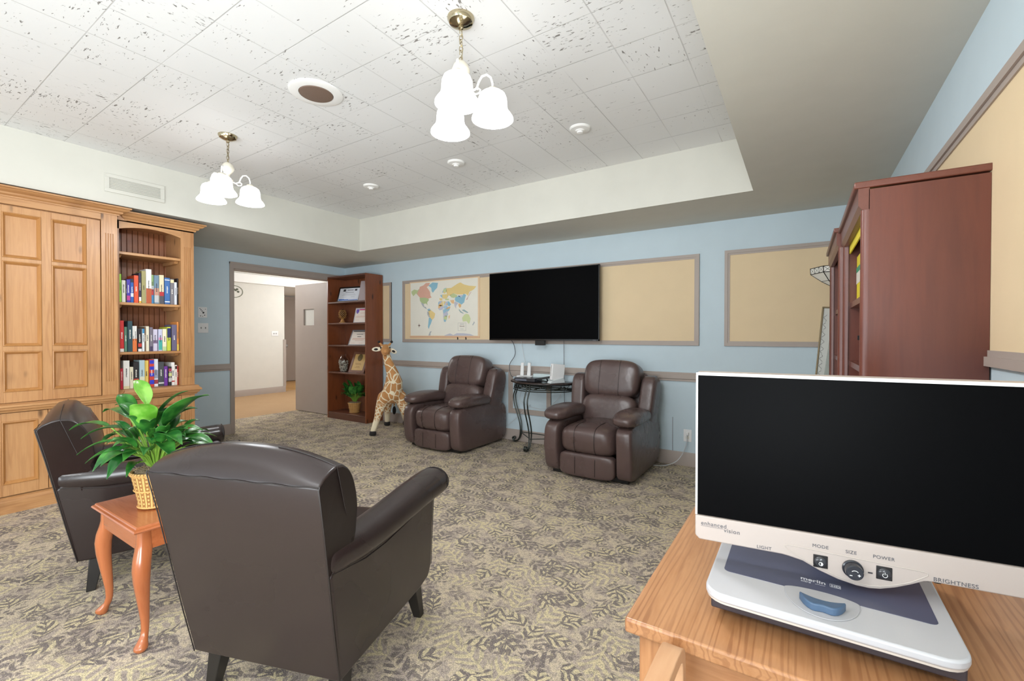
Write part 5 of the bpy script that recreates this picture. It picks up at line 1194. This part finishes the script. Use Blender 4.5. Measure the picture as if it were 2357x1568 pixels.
obj('groove', G().tube([MT @ Vector((a, -.0062, b)) for a, b in gl], .0011, 6), gr, pn)
R3_ = MT.to_3x3(); LT = lambda u, z, y=-.0066: MT @ Vector((X_(u), y, zc(z)))
def lab(txt, u, z, size, font_bold=.0, al='CENTER', sh=0, mat=inkg, sx=1):
    return lettering('lettering', txt, size, mat, pn, LT(u, z), ux, vz, .0002, al, sh, font_bold, 1.08, sx)
lab('enhanced', .013, .8155, .0118, 0, 'LEFT', 0, inkg, 1.02); lab('vision', .064, .8065, .0118, 0, 'LEFT', 0, inkg, 1.02)
obj('underline', G().box(X_(.013), X_(.062), -.0065, -.006, zc(.8128), zc(.8133), MT), inkg, pn)
lab('LIGHT', .149, .783, .0088, 0); lab('MODE', .258, .8085, .0088, 0); lab('SIZE', .3135, .8075, .0088, 0); lab('POWER', .3695, .8075, .0088, 0); lab('BRIGHTNESS', .4835, .782, .0098, 0)
for u, nm in ((.2585, 'mode_button'), (.3705, 'power_button')):
    b = obj(nm, G().box(X_(u-.0135), X_(u+.0135), -.0075, -.004, zc(.7645), zc(.7925), MT), plain('button_black', (26, 24, 26), .3), pn, .001)
    obj('button_dome', G().sq((0, 0, 0), (.0105, .004, .0105), (1, 1), 20, 10, T=MT @ Matrix.Translation((X_(u), -.0075, zc(.7785)))), plain('button_dome', (52, 52, 56), .2), b)
    wi_ = plain('button_mark', (225, 225, 225), .5)
    if nm[0] == 'm':
        g = G().tube([MT @ Vector((X_(u)+.0032*math.cos(2*PI*k/16), -.0118, zc(.7755)+.0032*math.sin(2*PI*k/16))) for k in range(17)], .0005, 5)
        g.prism([(X_(u)+.0028*math.cos(PI/2-PI*k/8), zc(.7755)+.0028*math.sin(PI/2-PI*k/8)) for k in range(9)], 'y', -.0121, -.0115, MT)
    else:
        g = G().tube([MT @ Vector((X_(u)+.0036*math.sin(a), -.0118, zc(.7765)+.0036*math.cos(a))) for a in [.6+k*(2*PI-1.2)/14 for k in range(15)]], .0005, 5).tube([MT @ Vector((X_(u), -.0118, zc(.7765)+.001)), MT @ Vector((X_(u), -.0118, zc(.7765)+.0055))], .0005, 5)
    obj('symbol', g, wi_, b)
kb = obj('size_knob', G().lathe([(.0165, 0), (.0165, .004), (.0145, .005), (.0135, .018), (.012, .0195), (.002, .0198)], n=30, T=MT @ Matrix.Translation((X_(.3165), -.005, zc(.7755))) @ Matrix.Rotation(PI/2, 4, 'X')), plain('knob_dark', (40, 42, 50), .2), pn, smooth=30)
g = G(); kx, kz = X_(.3165), zc(.7755)
g.tube([MT @ Vector((kx+.006*math.sin(a), -.0252, kz-.001+.006*math.cos(a))) for a in [-.9+k*.18 for k in range(11)]], .0006, 5)
g.box(kx-.008, kx-.004, -.0254, -.0248, kz-.0055, kz-.0042, MT).box(kx+.004, kx+.0085, -.0254, -.0248, kz-.0035, kz-.0022, MT).box(kx+.0056, kx+.0069, -.0254, -.0248, kz-.0052, kz-.0006, MT)
obj('symbol', g, wi_, kb)
obj('indicator', G().box(X_(.343), X_(.351), -.0068, -.006, zc(.7725), zc(.7755), MT), plain('indicator_dark', (60, 56, 60), .4), pn)
for u in (.4435, .4615): obj('adjust_knob', G().lathe([(.006, 0), (.006, .012), (.002, .014)], n=14, T=MT @ Matrix.Translation((X_(u), .012, zb_-.006))), black_pl, evm)
# stand, camera head and reading table
obj('stand_column', G().box(.02, .10, 1.19, 1.235, .742, 1.10), plain('stand_grey', (110, 112, 118), .4), evm, .008, world=True)
obj('camera_head', G().box(0, .12, 1.10, 1.235, .90, 1.06), plain('stand_grey', (110, 112, 118), .4), evm, .012, world=True)
dkg = plain('dark_grey_plastic', (62, 56, 62), .4)
obj('foot_plate', G().box(-.12, .20, .985, 1.30, .7405, .757), dkg, evm, .004, world=True)
def rrect(x0, x1, y0, y1, r, n=6):
    out = []
    for cx, cy, a0 in ((x1-r, y1-r, 0), (x0+r, y1-r, 90), (x0+r, y0+r, 180), (x1-r, y0+r, 270)):
        for k in range(n+1): a = math.radians(a0+90*k/n); out.append((cx+r*math.cos(a), cy+r*math.sin(a)))
    return out
obj('tray_underside', G().box(-.143, .214, .93, 1.28, .757, .784), dkg, evm, .003, world=True)
tr = obj('reading_tray', G().prism(rrect(-.153, .219, .903, 1.30, .038), 'z', .785, .800), plain('tray_white_plastic', (198, 198, 202), .3), evm, .004, 3, world=True)
obj('tray_line', G().prism(rrect(-.151, .217, .905, 1.298, .038), 'z', .7815, .7852), plain('tray_cream_line', (206, 196, 186), .4), tr, world=True)
slate = NT('slate_laminate'); slate.base(slate.mix(slate.noise(slate.coord(), 4, 2), srgb(92, 96, 122), srgb(78, 80, 98))); slate.set(.35)
obj('slate_pad', G().prism(rrect(-.130, .196, 1.0, 1.275, .012), 'z', .7995, .8007), slate.mat, tr, world=True)
# scooped grip recess and handle
ov = [(.0335+.0575*math.cos(2*PI*k/40), (.996+.0165*math.sin(2*PI*k/40)) if math.sin(2*PI*k/40) > 0 else (.996+.078*math.sin(2*PI*k/40))) for k in range(40)]
obj('grip_recess', G().prism(ov, 'z', .8005, .8018), plain('tray_white_lip', (186, 186, 190), .35), tr, .0008, world=True)
hp = []
for k in range(13):
    u = -1+2*k/12; hp.append((.0345+.034*u, .955+.012*u*u))
for k in range(13):
    u = 1-2*k/12; hp.append((.0345+.034*u, .928+.022*u*u+.008*math.exp(-(u*3.2)**2)+.012*abs(u)**6))
obj('grip_handle', G().prism(hp, 'z', .8015, .815), plain('blue_grey_grip', (74, 98, 126), .45), tr, .003, 3, world=True)
wt = plain('print_white', (232, 232, 236), .5); ev = evm.location
tl_ = lambda s_, x, y, z, **k: lettering('lettering', s_, z, wt, tr, Vector((x, y, .8009))-ev, (1, 0, 0), (0, 1, 0), .0001, **k)
tl_('merlin', .002, 1.046, .016, bold=.0003); tl_('ultra', .002, 1.0375, .009, shear=.3); tl_('HD', .0515, 1.046, .0100, bold=.0002)
g = G()
for q in ((.0495, .0665, 1.0435, 1.0442), (.0495, .0665, 1.0553, 1.056), (.0495, .0502, 1.0435, 1.056), (.0658, .0665, 1.0435, 1.056), (.026, .042, 1.0395, 1.04)): g.box(q[0], q[1], q[2], q[3], .8008, .801)
obj('lettering_frame', g, wt, tr, world=True)
# ------------------------------------------------------------------ bentwood chair in front of the desk
ch = thing('bentwood_chair', 'light bentwood armchair tucked before the desk, only its arm showing', 'chair', (0.06, .5, 0))
for s, x in ((-1, -.183), (1, .30)):
    path = [(x, .10, .735), (x, .3, .742), (x, .55, .742), (x, .70, .740), (x, .77, .738), (x, .796, .732), (x, .808, .716), (x, .812, .66), (x, .812, .55), (x, .80, .3), (x, .79, .0)]
    P = crv(path, 6); rg = []
    for i, p in enumerate(P):
        t1 = (P[min(i+1, len(P)-1)]-P[max(i-1, 0)]).normalized(); nn_ = Vector((1, 0, 0)).cross(t1); w = .017; h2 = .011
        rg.append([p+Vector((w, 0, 0))+nn_*h2, p-Vector((w, 0, 0))+nn_*h2, p-Vector((w, 0, 0))-nn_*h2, p+Vector((w, 0, 0))-nn_*h2])
    obj('arm', G().loft(rg), bentw, ch, .0015, 2, world=True, smooth=30)
    obj('leg', G().loft([[Vector((x+a, .13+b, 0)) for a, b in ((-.02, -.02), (.02, -.02), (.02, .02), (-.02, .02))], [Vector((x+a, .16+b, .80)) for a, b in ((-.015, -.015), (.015, -.015), (.015, .015), (-.015, .015))]]), bentw, ch, world=True)
obj('seat', G().sq((.06, .42, .44), (.225, .24, .04), (.4, .3), 30, 12), plain('blue_seat_fabric', (70, 84, 110), .8), ch, world=True)
obj('seat_rail', G().box(-.17, .29, .2, .66, .37, .405), bentw, ch, world=True)
obj('backrest', G().box(-.17, .29, .13, .155, .60, .80), bentw, ch, .006, world=True)
